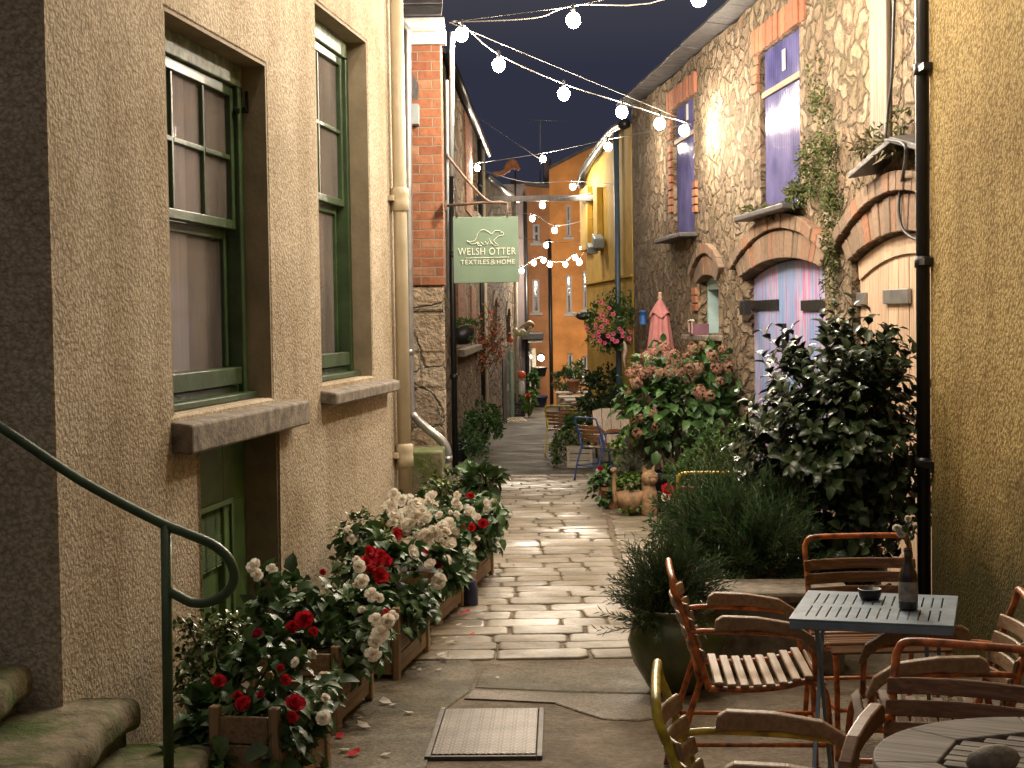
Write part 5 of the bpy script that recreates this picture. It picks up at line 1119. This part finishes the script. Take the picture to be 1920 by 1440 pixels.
m.bb((-.36, -.16, 0), (.42, .16, .36)); m.build('trough', STONE, tr_, bevel=.02); m = MB(); m.bb((-.40, -.2, .364), (.46, .2, .42)); m.build('rim', STONE, tr_, bevel=.02)
# camellia
r = random.Random(61); cb_ = G(1.86, 8.75); cm = thing('camellia_bush', 'tall dark glossy camellia bush in front of the oak barn door', 'shrub', cb_); m = MB(); sm = MB(); cc = at(1572, 845, 8.75) - cb_
shoots(m, sm, cc, (.52, .42, .60), 300, 9, .105, .066, r, True, .95, .24, -.75, False, .45, .3)
shoots(m, sm, cc + V((.0, 0, .36)), (.34, .3, .26), 40, 9, .105, .066, r, True, .9, .26, .1, False, .9, .6)
shoots(m, sm, cc + V((-.12, 0, -.42)), (.54, .4, .45), 170, 9, .105, .066, r, True, .95, .24, -.9, False, .3, .3)
m.build('foliage', CAMEL, cm)
for k in range(9): d = V((r.uniform(-.4, .4), r.uniform(-.3, .3), r.uniform(.5, 1.25))); sm.tube(smoothpath([(0, 0, 0), V((d.x * .4, d.y * .4, d.z * .5)), cc + V((d.x, d.y, d.z - .8))], 3), [.02, .018, .016, .013, .01, .008, .006], 6)
sm.build('stem', STEM, cm)
POTD = plain('dark_glazed_pot', (.03, .035, .04), .35, 0, .2); TERRAP = plain('terracotta_pot', (.34, .15, .075), .75, 0, .25, 9, .005, 50)
def pot(name, label, loc, r0, h, mat, grp=None, cat='pot'):
    t = thing(name, label, cat, loc, 0, grp); m = MB(); m.lathe([(0, .003), (r0 * .68, 0), (r0 * .72, .01), (r0 * .93, h * .8), (r0 * 1.02, h * .81), (r0 * 1.04, h * .97), (r0 * .98, h), (r0 * .88, h * .97), (r0 * .86, h * .88), (0, h * .87)], 20); m.build('pot', mat, t); return t
pot('plant_pot', 'big dark pot at the foot of the camellia bush', G(1.86, 8.75), .26, .4, POTD)
# hydrangea
r = random.Random(62); hb = G(1.62, 15.2); hy = thing('hydrangea_bush', 'large hydrangea bush with fading pink flower heads beside the closed parasol', 'shrub', hb); m = MB(); tips = []
for (px, py, Y, rx, rz_, k) in ((1280, 770, 15.2, 100, 120, 900), (1215, 760, 15.0, 50, 80, 260), (1330, 710, 15.4, 50, 60, 240)):
    tips += foliage(m, at(px, py, Y) - hb, (rx * Y / FPX, .42, rz_ * Y / FPX), k, .125, .085, r, 40, True, .15, .24, .2, .35)
m.build('foliage', HYDL, hy); stems((0, 0, 0), tips, r, .012, STEM, hy, 16)
def floret_head(seed, rad_=.07):
    q = random.Random(seed); m = MB()
    for k in range(46):
        d = rdir(q)
        if d.z < -.2: d.z *= -1
        p = d * rad_ * q.uniform(.8, 1.05); x = d.orthogonal().normalized(); y = d.cross(x); a0 = q.uniform(0, 3)
        for j in range(4): a = a0 + j * pi / 2; e = x * cos(a) + y * sin(a); f = y * cos(a) - x * sin(a); s = .02; m.add([p, p + e * s * .6 + f * s * .42, p + e * s + d * .004, p + e * s * .6 - f * s * .42], [(0, 1, 2, 3)])
    me = bpy.data.meshes.new('flower_head'); me.from_pydata([tuple(p) for p in m.v], [], m.f); me.materials.append(HYDF); return me
HH = [floret_head(i) for i in (1, 2, 3)]
for (px, py, s) in ((1245, 652, 1.0), (1262, 668, 1.1), (1300, 655, 1.0), (1317, 648, .8), (1288, 668, .9), (1335, 668, 1.0), (1355, 655, .8), (1195, 690, 1.0), (1182, 700, .9), (1205, 700, 1.1), (1222, 695, 1.0), (1238, 700, 1.1), (1256, 697, 1.0), (1275, 698, 1.0), (1292, 690, .9), (1308, 690, 1.1), (1296, 706, 1.0), (1343, 690, 1.0), (1366, 690, 1.1), (1192, 718, 1.25), (1312, 735, 1.15), (1330, 742, 1.0), (1225, 775, .8), (1230, 800, .9), (1200, 785, .9), (1195, 812, .8), (1178, 735, .7), (1350, 715, .8), (1270, 680, .9), (1212, 668, .9), (1228, 660, .9)):
    put(hy, HH[r.randrange(3)], at(px, py, 15.2 - .42 + r.uniform(-.05, .15)), r, s * .85, V((r.uniform(-.4, .4), -.8, .7)), 'flower_head')
pot('plant_pot', 'wide dark pot hidden under the hydrangea bush', hb, .3, .4, POTD)
# feathery and small plants near the cat planter
shrub('feathery_plant', 'feathery light green plant between hydrangea and yellow chair', G(1.6, 12.6), [(1335, 850, 12.6, 62, 55, 900), (1300, 900, 12.4, 50, 50, 400), (1390, 830, 12.8, 40, 50, 300)], FERN, .06, .02, 63, False, 30, None, 'plant', .006, .5)
shrub('low_leafy_plant', 'low mid green plant with a single red bloom beside the cat planter', G(1.08, 11.2), [(1270, 950, 11.2, 48, 40, 420), (1250, 1000, 10.6, 35, 40, 240), (1215, 1060, 9.6, 25, 30, 90)], NEED, .06, .016, 64, False, 20, None, 'plant', .006)
rb = bpy.data.objects[-1] if False else None
lp = thing('red_bloom', 'red and white begonia bloom right of the terracotta cat', 'flower', at(1250, 922, 11.0)); put(lp, RF[0], at(1250, 920, 11.0), r, 1.1); put(lp, WF[0], at(1248, 933, 11.02), r, .8); MB().tube([(0, 0, -.02), (.02, .05, -.22)], .005, 5).build('stem', GSTEM, lp)
needleshrub('lavender_plant', 'fuzzy grey green lavender behind the terracotta cat', G(1.25, 15.2), [(1203, 858, 15.1, 36, 34, 150), (1185, 880, 15.0, 25, 25, 60)], .045, .006, LAVE, 65, 16, .12)
shrub('leafy_plant', 'bright lime green leafy plant in front of the blue chair', G(1.1, 15.6), [(1165, 845, 15.6, 28, 28, 220), (1180, 905, 14.9, 28, 18, 150), (1180, 950, 14.7, 24, 14, 120)], LIME, .06, .045, 66, True, 12, None, 'plant', .006)
shrub('begonia_plant', 'begonia with a red bloom in the small terracotta pot by the blue chair leg', G(.97, 15.7, .2), [(1135, 900, 15.6, 26, 30, 260), (1128, 925, 15.5, 22, 22, 90)], BEGL, .07, .05, 67, True, 12, 'begonias in the wooden planters', 'flowers', .006)
b1 = [o for o in COL.objects if o.get('label', '').startswith('begonia with a red bloom in')][0]; put(b1, RF[1], at(1125, 881, 15.4), r, .95); put(b1, WF[1], at(1119, 884, 15.41), r, .7)
pot('terracotta_pot', 'small terracotta pot under the begonia near the blue chair', G(.99, 15.6), .12, .22, TERRAP)
# terracotta cat planter
CLAY = plain('old_clay', (.27, .165, .085), .75, 0, .4, 14, .006, 50); r = random.Random(9)
ct = thing('cat_planter', 'terracotta cat shaped planter sitting upright in the lane', 'planter', G(1.30, 14.7), .35); m = MB()
m.lathe([(0, .002), (.085, .0), (.10, .03), (.105, .12), (.092, .22), (.075, .28), (.06, .305)], 20, (0, 0, 0), 0, True, (.85, .85)); m.build('body', CLAY, ct)
m = MB(); m.ball((0, -.01, .375), .085, 16, 0, (1, .92, .95)); m.ball((0, -.085, .355), .035, 10, 0, (1.1, .8, .75))
for s in (-1, 1): m.add([(s * .07, .02, .43), (s * .018, .0, .452), (s * .04, -.035, .44), (s * .06, 0, .50)], [(0, 1, 3), (1, 2, 3), (2, 0, 3), (0, 2, 1)]); m.ball((s * .034, -.078, .392), .012, 8); 
m.ball((0, -.112, .362), .009, 6); m.build('head', CLAY, ct)
m = MB(); m.lathe([(0, .04), (.09, .05), (.135, .15), (.15, .24), (.13, .245), (.11, .2), (0, .18)], 20, (-.16, .07, 0), 0, True, (1, .8)); m.build('bowl', CLAY, ct)
m = MB(); m.tube(smoothpath([(-.3, .12, .12), (-.315, .12, .3), (-.31, .12, .42), (-.325, .11, .47)], 4), [.022] * 9 + [.026, .032, .036, .03], 8); m.build('tail', CLAY, ct)

# ------------------------------------------------------------------ hanging things, pots, signs and small objects
r = random.Random(77)
def bloom(mat, rad_, name='flower'):      # five-lobed trumpet
    m = MB(); n = 20; v = [V((0, 0, -.35 * rad_))]; v += [V((cos(2 * pi * k / n) * rad_ * .35, sin(2 * pi * k / n) * rad_ * .35, -.05 * rad_)) for k in range(n)]
    v += [V((cos(2 * pi * k / n), sin(2 * pi * k / n), .12)) * rad_ * (.86 + .14 * cos(5 * 2 * pi * k / n)) for k in range(n)]
    f = [(0, 1 + k, 1 + (k + 1) % n) for k in range(n)] + [(1 + k, n + 1 + k, n + 1 + (k + 1) % n, 1 + (k + 1) % n) for k in range(n)]; m.add(v, f, 0, True); m.mi = [1] * n + [0] * n
    me = bpy.data.meshes.new(name); me.from_pydata([tuple(p) for p in m.v], [], m.f); me.materials.append(mat); me.materials.append(PINKR); me.polygons.foreach_set('material_index', m.mi); return me
PET = bloom(PINKF, .036)
YB = 21.7; hb_ = at(1147, 628, YB); hk = thing('hanging_basket', 'hanging basket brimming with pink petunias in front of the yellow corner', 'hanging basket', hb_)
m = MB(); foliage(m, at(1148, 605, YB) - hb_, (.33, .3, .38), 900, .055, .035, r, 34, False, .0, .26); foliage(m, at(1135, 640, YB) - hb_, (.3, .25, .2), 260, .05, .032, r, 16, False, -.4, .26); foliage(m, at(1172, 590, YB) - hb_, (.18, .2, .3), 260, .055, .035, r, 14)
foliage(m, at(1112, 580, YB) - hb_, (.12, .1, .1), 60, .05, .03, r, 6)
m.build('foliage', HYDL, hk); m = MB(); m.lathe([(0, -.19), (.1, -.17), (.17, -.08), (.2, .02), (.185, .02), (0, -.02)], 16); m.build('basket', IRON, hk)
m = MB(); tp = at(1150, 545, YB) - hb_
for k in range(3): a = 2.1 * k; m.tube([(.19 * cos(a), .19 * sin(a), .02), tp], .005, 4)
m.build('chain', IRON, hk); e = FY.w(FY.at(1157, 540)[0], 0, FY.at(1157, 540)[1]) - hb_; m = MB(); m.tube([tp, tp + V((.01, 0, .04)), (e.x, e.y, tp.z + .04), (e.x, e.y, tp.z - .2)], .011, 6); m.build('bracket', IRON, hk)
for (px, py) in ((1127, 567), (1142, 578), (1130, 588), (1124, 596), (1150, 589), (1134, 600), (1139, 604), (1117, 610), (1128, 613), (1123, 622), (1112, 630), (1122, 629), (1140, 630), (1150, 626), (1161, 616), (1148, 636), (1125, 639), (1134, 643), (1153, 640), (1157, 640), (1168, 630), (1100, 616), (1182, 622), (1180, 635), (1166, 622)):
    put(hk, PET, at(px, py, YB - .36 + r.uniform(-.03, .05)), r, 1.0, V((r.uniform(-.5, .4), -1, r.uniform(-.1, .5))))
fl = thing('half_basket', 'black half basket of ferns fixed high on the stone wall left of the lane', 'hanging basket', at(865, 628, 22.0)); fo = V(fl.location)
m = MB(); m.lathe([(0, -.14), (.12, -.13), (.17, -.05), (.205, .1), (.19, .1), (0, .07)], 16); m.build('basket', IRON, fl); m = MB(); foliage(m, (0, 0, .14), (.21, .18, .09), 420, .07, .014, r, 18, False, .3, .3); foliage(m, (.02, -.1, -.04), (.14, .1, .12), 60, .05, .02, r, 8, False, -.5); m.build('foliage', FERN, fl)
# autumn climber
cl = thing('climbing_plant', 'straggly climber with reddish leaves trained over the stone wall', 'climber', at(905, 640, 28.5)); co = V(cl.location); m = MB(); sm = MB()
for k in range(16):
    p = [at(893 + r.uniform(-5, 30), 690 + r.uniform(-20, 20), 28.6) - co]; 
    for j in range(4): p.append(p[-1] + V((r.uniform(-.12, .28), r.uniform(-.1, .1), r.uniform(.08, .35))))
    sm.tube(smoothpath(p, 3), .008, 4)
    for q in smoothpath(p, 3)[3:]:
        for z in range(2): m.leaf(q + rdir(r) * .06, rdir(r), rdir(r), .09, .05)
m.build('foliage', REDL, cl); sm.build('stem', STEM, cl)
# plants along the left wall
def lbase(px, py): return gp(px, py)
shrub('ferny_plant', 'ferny plant in the black pot at the foot of the first black pipe', lbase(866, 866) + V((0, 0, .25)), [(872, 828, 22.3, 32, 26, 420), (890, 842, 22.0, 22, 20, 160)], NEED, .09, .03, 81, False, 20, None, 'plant', .006, .3)
pot('plant_pot', 'black plant pot at the foot of the first black pipe', lbase(862, 868), .17, .32, POTD)
shrub('leafy_shrub', 'bushy green shrub against the stone wall between the two black pipes', lbase(908, 838), [(905, 800, 24.5, 34, 34, 560), (925, 785, 26, 18, 26, 200), (880, 790, 25, 20, 22, 150)], HYDL, .09, .055, 82, False, 22)
shrub('grey_shrub', 'small grey leaved plant at the foot of the second black pipe', lbase(893, 800), [(896, 765, 28, 15, 18, 160)], LAVE, .08, .03, 83, False, 10, None, 'plant', .006)
# chalk board, buoys, mat
ck = thing('chalkboard_sign', 'small black chalkboard leaning by the green door with faint chalk writing', 'sign', gp(967, 782), .1); BLK = plain('chalkboard', (.022, .02, .022), .7, 0, .3, 12)
lean = M.Rotation(rad(-9), 3, 'X'); m = MB(); w, h = .43, .58
m.box(lean @ V((0, 0, h / 2)), (w, .025, h), lean); bdd = m.build('board', BLK, ck, bevel=.005); m = MB()
for s in (-1, 1): m.box(lean @ V((s * (w / 2 + .012), 0, h / 2)), (.024, .035, h + .02), lean)
m.box(lean @ V((0, 0, h + .005)), (w, .035, .022), lean); m.build('frame', plain('dark_frame', (.05, .045, .045), .6), bdd)
m = MB(); q = random.Random(4)
for row, (z, x0, x1) in enumerate(((.46, -.06, .1), (.36, -.14, .15), (.26, -.13, .05), (.19, -.1, .1), (.13, -.09, .15), (.08, -.13, .12))):
    x = x0
    while x < x1: p = [lean @ V((x + q.uniform(-.01, .02), -.0135, z + q.uniform(-.022, .022))) for k in range(4)]; m.tube(p, .0035, 4); x += .035
m.build('chalk_marks', plain('chalk', (.42, .41, .40), .9), bdd)
mt = thing('wooden_grate', 'pale slatted wooden grate lying over a drain by the left wall', 'grate', gp(962, 789), .08); m = MB()
for k in range(8): m.box((-.25 + k * .072, 0, .02), (.052, 1.5, .03))
m.build('slats', wood('pale_slats', (.42, .32, .2), (.55, .44, .3), .7, 1), mt, bevel=.004)
FLO = plain('orange_float', (.62, .10, .03), .5, 0, .15)
def buoy(label, px, py, rr, mat, name='buoy', long=0):
    t = thing(name, label, 'buoy', at(px, py, 37.5), 0, 'fishing floats by the green door'); m = MB()
    if long: m.lathe([(0, -long / 2 - .03), (rr * .7, -long / 2), (rr, -long / 2 + .05), (rr, long / 2 - .05), (rr * .7, long / 2), (0, long / 2 + .03)], 12)
    else: m.ball((0, 0, 0), rr, 14)
    m.build('float', mat, t); MB().tube([(0, 0, rr), (-.02, 0, rr + .35)], .012, 5).build('rope', WIREP, t)
buoy('large orange ball float hanging by the green door', 978, 703, .105, FLO); buoy('small red ball float hanging high on the wall', 958, 637, .07, FLO); buoy('white cylindrical float hanging below the orange ball', 978, 728, .075, WHITEP, 'buoy', .32)
shrub('potted_geranium', 'green plant with one orange bloom right of the chalkboard', gp(992, 783), [(993, 752, 38, 13, 20, 170)], LIME, .12, .09, 84, False, 9, None, 'plant', .01); g_ = [o for o in COL.objects if o.get('label', '').startswith('green plant with one orange')][0]; put(g_, rosette(FLO, .09, seed=8), at(990, 743, 37.6), r, .9)
shrub('dark_shrub', 'dark leafy shrub beside the lit porch', gp(1001, 765), [(1000, 722, 41, 10, 26, 200)], HYDL, .14, .09, 85, False, 12)
pot('blue_planter', 'dark blue planter standing below the right porch lantern', gp(1010, 764), .28, .35, NAVY, None, 'planter')
pot('black_wall_pot', 'black pot fixed to the orange wall under the right lantern', at(1013, 706, 43.6), .2, .27, IRON)
# carved figures
CARVE = plain('carved_wood', (.40, .28, .14), .6, 0, .2, 14); CARVG = plain('pale_green_carving', (.42, .42, .24), .6, 0, .15, 8)
cf = thing('carved_figurehead', 'carved figurehead jutting from the stone wall with a raised tan arm', 'carving', at(983, 622, 38)); o_ = V(cf.location); c_ = lambda a, b, d=0: at(a, b, 38 + d) - o_
MB().tube(smoothpath([c_(964, 616), c_(972, 626), c_(980, 625), c_(985, 628), c_(992, 620), c_(997, 613)], 3), [.06] * 5 + [.09, .1, .1, .085, .065, .05, .045, .04, .035, .03, .02], 8).build('body', CARVG, cf)
MB().tube(smoothpath([c_(974, 615), c_(985, 610), c_(994, 606), c_(1000, 610), c_(999, 614)], 3), [.02, .03, .045, .055, .06, .065, .065, .06, .05, .045, .035, .03, .02], 8).build('crest', CARVE, cf)
bd_ = thing('carved_bird', 'black and white carved seabird poking out beside the hanging basket', 'carving', at(1092, 590, 22)); o_ = V(bd_.location); c_ = lambda a, b, d=0: at(a, b, 22 + d) - o_
MB().tube(smoothpath([c_(1079, 590), c_(1088, 593), c_(1098, 592), c_(1108, 589), c_(1114, 592)], 3), [.02, .035, .045, .052, .058, .06, .06, .056, .05, .04, .03, .02, .01], 10).build('body', IRON, bd_)
MB().tube([c_(1072, 586), c_(1077, 588), c_(1081, 590)], [.006, .025, .03], 8).build('head', WHITEP, bd_); MB().tube([c_(1088, 585), c_(1094, 584), c_(1100, 586)], [.008, .022, .012], 6).build('wing_patch', WHITEP, bd_)
# parasol
ps = thing('parasol', 'closed dusty pink parasol standing against the barn wall', 'parasol', V((at(1238, 600, 18.3).x, 18.3, gz(18.3)))); PINKC = plain('dusty_pink_canvas', (.50, .20, .20), .85, 0, .12, 6, .003, 90)
zt2 = lambda py: at(1238, py, 18.3).z - gz(18.3); m = MB(); n = 40; vs = []; ring = [(zt2(561), .018), (zt2(572), .06), (zt2(586), .115), (zt2(591), .128)]
for z, rr in ring: vs += [(rr * (1 + .07 * cos(8 * 2 * pi * k / n)) * cos(2 * pi * k / n), rr * (1 + .07 * cos(8 * 2 * pi * k / n)) * sin(2 * pi * k / n), z - (.03 * cos(4 * 2 * pi * k / n) if rr > .12 else 0)) for k in range(n)]
m.add(vs, [(j * n + k, j * n + (k + 1) % n, (j + 1) * n + (k + 1) % n, (j + 1) * n + k) for j in range(3) for k in range(n)], 0, True); m.build('flounce', PINKC, ps)
m = MB(); vs = []; ring = [(zt2(570), .05), (zt2(590), .09), (zt2(620), .115), (zt2(655), .14), (zt2(685), .13), (zt2(695), .11)]
for j, (z, rr) in enumerate(ring): vs += [(rr * (1 + .2 * cos(8 * 2 * pi * k / n + .3 * j)) * cos(2 * pi * k / n), rr * (1 + .2 * cos(8 * 2 * pi * k / n + .3 * j)) * sin(2 * pi * k / n), z) for k in range(n)]
m.add(vs, [(j * n + k, j * n + (k + 1) % n, (j + 1) * n + (k + 1) % n, (j + 1) * n + k) for j in range(5) for k in range(n)], 0, True); m.build('canopy', PINKC, ps)
m = MB(); m.tube([(0, 0, 0), (0, 0, zt2(556))], .02, 8); m.build('pole', OAK, ps); m = MB(); m.lathe([(0, .05), (.022, .045), (.026, .02), (.018, .0), (.03, -.015), (.03, -.03)], 12, (0, 0, zt2(555))); m.build('finial', OAK, ps)
# blue lantern and post
bl = thing('blue_lantern', 'bright blue metal lantern hanging on the barn wall left of the parasol', 'lantern', at(1206, 608, 20.2)); BRB = plain('bright_blue_paint', (.05, .16, .48), .4, 0, .2, 10)
m = MB(); m.lathe([(.05, 0), (.05, .1), (.042, .155), (.055, .16), (.05, .175), (.0, .185)], 8); m.build('body', BRB, bl); MB().tube([(0, 0, .18), (0, .02, .26)], .006, 5).build('hook', IRON, bl)
po = thing('timber_post', 'dark teal painted post under the hanging basket', 'post', gp(1160, 800)); o_ = V(po.location); a = at(1157, 645, o_.y) - o_; MB().bb((-.05, -.05, 0), (.05, .05, a.z)).build('post', BLUEP, po, bevel=.01)
orn2 = thing('driftwood_ornament', 'pale driftwood ornament hung on the post under the basket', 'ornament', at(1171, 665, 21.0)); o_ = V(orn2.location); MB().tube(smoothpath([at(1170, 640, 21) - o_, at(1173, 655, 21) - o_, at(1170, 670, 21) - o_, at(1172, 690, 21) - o_], 3), [.012, .02, .026, .03, .028, .026, .022, .018, .012, .008], 7).build('driftwood', plain('driftwood', (.5, .36, .3), .8, 0, .25, 20), orn2)
# crate with trailing plant, leaning planks, dark shrub, far tables
WW = wood('white_washed_boards', (.30, .26, .20), (.46, .42, .34), .75, 0)
g0 = gp(1087, 877); cr = thing('wooden_crate', 'pale whitewashed wooden crate planter standing in the lane', 'planter', g0, -.05); m = MB()
for k in range(3): m.box((0, 0, .055 + k * .1), (.33, .26, .092))
m.build('boards', WW, cr, bevel=.006)
for s in (-1, 1): m = MB(); m.box((s * .155, -.135, .155), (.04, .012, .31)); m.build('batten', WW, cr, bevel=.003)
shrub('trailing_ivy', 'pale trailing ivy spilling down the left side of the whitewashed crate', g0 + V((-.16, -.05, .3)), [(1050, 848, 21.2, 18, 30, 320), (1056, 825, 21.3, 20, 12, 110)], IVYL, .06, .045, 86, False, 18, None, 'ivy', .005, -.3)
shrub('crate_plant', 'leafy green plant growing in the whitewashed crate', g0 + V((0, .02, .3)), [(1078, 805, 21.5, 26, 30, 330), (1092, 825, 21.3, 18, 14, 100)], HYDL, .085, .06, 87, False, 16, None, 'plant', .006)
shrub('dark_glossy_shrub', 'dark glossy shrub behind the blue chair and the crate', G(1.25, 22.9), [(1128, 738, 22.6, 42, 40, 800), (1150, 715, 22.8, 30, 30, 260), (1100, 770, 22.3, 22, 26, 200)], CAMEL, .09, .05, 88, False, 26)
tt = thing('plank_table', 'pale plank table folded up on its edge behind the blue chair', 'table', G(1.28, 19.75), .1); m = MB()
for k in range(4): m.prism([(-.24 + k * .12, 0 if 0 < k < 3 else .06), (-.125 + k * .12, 0 if 0 < k < 3 else .06), (-.125 + k * .12, .44 - (.03 if k == 3 else 0)), (-.24 + k * .12, .44 - (.03 if k == 0 else 0))], lambda x, z: (x, -.02 + z * .25, .42 + z), lambda x, z: (x, .005 + z * .25, .42 + z))
m.build('tabletop', wood('pale_table_boards', (.42, .33, .26), (.56, .46, .38), .65, 2), tt, bevel=.006)
for s in (-1, 1): m = MB(); m.bar((s * .18, -.06, 0), (s * .18, .06, .55), .03, .03); m.build('leg', IRON, tt)
def ftable(label, px0, px1, py, Y, h=.72):
    z = at((px0 + px1) / 2, py, Y).z; a = at(px0, py, Y).x; b = at(px1, py, Y).x; c = (a + b) / 2; t = thing('far_table', label, 'table', G(c, Y), 0, 'wooden tables far down the lane'); H = max(.4, z - gz(Y)); m = MB(); w = b - a
    for k in range(5): m.box((0, -.28 + k * .14, H), (w, .125, .03))
    m.build('tabletop', WW, t, bevel=.004)
    for sx in (-1, 1):
        for sy in (-1, 1): MB().bb((sx * (w / 2 - .06) - .025, sy * .25 - .025, 0), (sx * (w / 2 - .06) + .025, sy * .25 + .025, H - .016)).build('leg', WW, t)
    return t
ftable('farthest plank table carrying a terracotta pot', 1041, 1105, 736, 33); ftable('second plank table just in front of the farthest one', 1047, 1110, 744, 29.5); ftable('pale plank table right behind the yellow chair', 1058, 1112, 750, 26.5)
p = at(1075, 734, 33); pot('terracotta_pot', 'terracotta pot standing on the farthest plank table', p + V((0, 0, .0)), .135, .25, TERRAP)
shrub('round_shrub', 'round dark green shrub in front of the orange house', gp(1068, 770), [(1064, 712, 39, 26, 24, 420), (1080, 695, 39.5, 16, 20, 150)], NEED, .14, .05, 89, False, 16)
jar = thing('blue_jar', 'small dark blue glass jar against the fourth planter', 'jar', G(-.285, 9.58)); m = MB(); m.lathe([(0, .002), (.045, .0), (.052, .02), (.052, .12), (.04, .15), (.04, .17), (.034, .17)], 16); m.build('glass', NAVY, jar)
# flowers in the bottle
bf = thing('bottle_flowers', 'pale pink carnation sprig standing in the brown bottle', 'flowers', V(b_.location) + V((0, 0, .17))); o_ = V(bf.location); m = MB(); sm = MB(); CARN = rosette(WHITEF, .016, seed=12); Yb = o_.y
for (px, py, k) in ((1700, 973, 1), (1682, 992, 1), (1690, 1003, 1), (1716, 985, 0), (1711, 1000, 0), (1695, 985, 0), (1706, 960, 0)):
    e = at(px, py, Yb + r.uniform(-.02, .02)) - o_; sm.tube(smoothpath([(0, 0, -.12), (0, 0, .03), e], 4), .0016, 4)
    if k: put(bf, CARN, e + o_, r, 1.0)
    for j in range(5): t = r.uniform(.45, 1); q = V((0, 0, .03)) * (1 - t) + e * t; m.leaf(q, (rdir(r) * .6 + V((0, 0, .8))).normalized(), rdir(r), .03, .009)
m.build('foliage', LAVE, bf); sm.build('stem', GSTEM, bf)
# growth on the barn wall
def wallgrowth(name, label, blobs, mat, L, Wd, seed, cat='climber', up=-.1, y=-.05, deep=.09):
    rr = random.Random(seed); x, z = f_(*blobs[0][:2]); t = thing(name, label, cat, FS.w(x, 0, z), FS.rz); m = MB()
    for (px, py, rx, rz_, k) in blobs: a, b = f_(px, py); s = 14.0 / FPX * 2.2; foliage(m, (a - x, y, b - z), (rx * s, deep, rz_ * s / 2.2), k, L, Wd, rr, 22, False, up, .35)
    m.build('foliage', mat, t); return t
MOSS = leafmat('wall_moss', [(.06, .09, .02), (.09, .12, .035), (.13, .13, .05), (.05, .07, .02)], .7, .3)
wallgrowth('ivy_growth', 'green ivy and moss growing under the sill of the nearer tall window', [(1500, 370, 22, 24, 520), (1460, 397, 22, 12, 340), (1530, 320, 15, 50, 560), (1415, 397, 14, 10, 100)], MOSS, .042, .024, 91)
wallgrowth('ivy_growth', 'thin vertical streak of green growth between the painted and oak doors', [(1575, 420, 10, 75, 520), (1570, 330, 13, 65, 560), (1572, 520, 8, 45, 260), (1555, 230, 15, 60, 360), (1545, 150, 12, 50, 160)], MOSS, .036, .02, 92)
r2 = random.Random(93); x, z = f_(1690, 280); hg = thing('dry_grass_tuft', 'dry grass and roots hanging over the broken slate hood', 'grass', FS.w(x, -.12, z), FS.rz); m = MB()
for k in range(420):
    a, b = f_(1640 + r2.uniform(0, 80), 275 + r2.uniform(-14, 12)); p = V((a - x, r2.uniform(-.06, .1), b - z)); d = V((r2.uniform(-.7, .7), -r2.uniform(.0, .6), r2.uniform(-1.5, .5))).normalized(); L = r2.uniform(.04, .12); m.leaf(p, d, rdir(r2), L, .0035, .1, .35)
m.build('foliage', DRYG, hg); wallgrowth('ivy_growth', 'small green tuft on the barn wall above the slate hood', [(1660, 250, 8, 14, 60), (1705, 230, 5, 16, 50)], MOSS, .05, .02, 94)
# fallen petals
pm = [];
for mt_ in (WHITEF, REDF):
    m = MB(); m.add([(0, 0, .002), (.022, .004, .006), (.03, .018, .012), (.016, .03, .006), (-.004, .02, .004)], [(0, 1, 2, 3, 4)], 0, False); me = bpy.data.meshes.new('petal'); me.from_pydata([tuple(p) for p in m.v], [], m.f); me.materials.append(mt_); pm.append(me)
for (px, py, k, s) in ((822, 1241, 0, 2.0), (832, 1244, 0, 1.4), (838, 1245, 0, 1.0), (735, 1325, 0, 1.9), (728, 1328, 0, 1.2), (845, 1160, 0, 1.6), (850, 1205, 0, 1.2), (828, 1205, 0, 1.5), (842, 1212, 0, 1.2), (876, 1158, 1, 1.4), (893, 1161, 0, 1.8), (882, 1128, 1, 1.4), (870, 1160, 1, 1.2), (965, 1067, 1, 1.2), (778, 1259, 0, .9), (790, 1262, 0, .9), (820, 1262, 0, .9), (772, 1340, 0, 1.4), (668, 1352, 0, 1.1), (695, 1370, 0, 1.8), (690, 1362, 0, 1.3), (825, 1335, 0, .9), (712, 1423, 0, 1.4), (645, 1410, 0, 1.4), (935, 1277, 0, .8), (910, 1080, 0, 1.2), (905, 1100, 1, 1.2), (857, 1182, 0, 1.1), (660, 1445 - 20, 1, 1.8), (640, 1390, 1, 1.3), (1240, 1405, 0, .9), (880, 1200, 1, 1.1)):
    q = gp(px, py); o = link('fallen_petal', pm[k], None, (q.x, q.y, q.z + .012 + (.014 if q.y > 7.8 else 0)), r.uniform(0, 6)); o.scale = (s, s, s); tag(o, ('cream' if k == 0 else 'red') + ' begonia petal lying on the paving near the planters', 'petal', ('cream' if k == 0 else 'red') + ' petals fallen on the paving')
HAZE = False
if HAZE:
    hz_m = bpy.data.materials.new('night_air'); hz_m.use_nodes = True; nt = hz_m.node_tree; nt.nodes.remove(nt.nodes['Principled BSDF']); pv = nt.nodes.new('ShaderNodeVolumePrincipled')
    pv.inputs['Color'].default_value = (.95, .95, .97, 1); pv.inputs['Density'].default_value = .0016; pv.inputs['Anisotropy'].default_value = .7; nt.links.new(pv.outputs[0], nt.nodes['Material Output'].inputs['Volume'])
    tag(MB().bb((-14, -2.5, -3), (14, 60, 8)).build('haze', hz_m), kind='stuff')
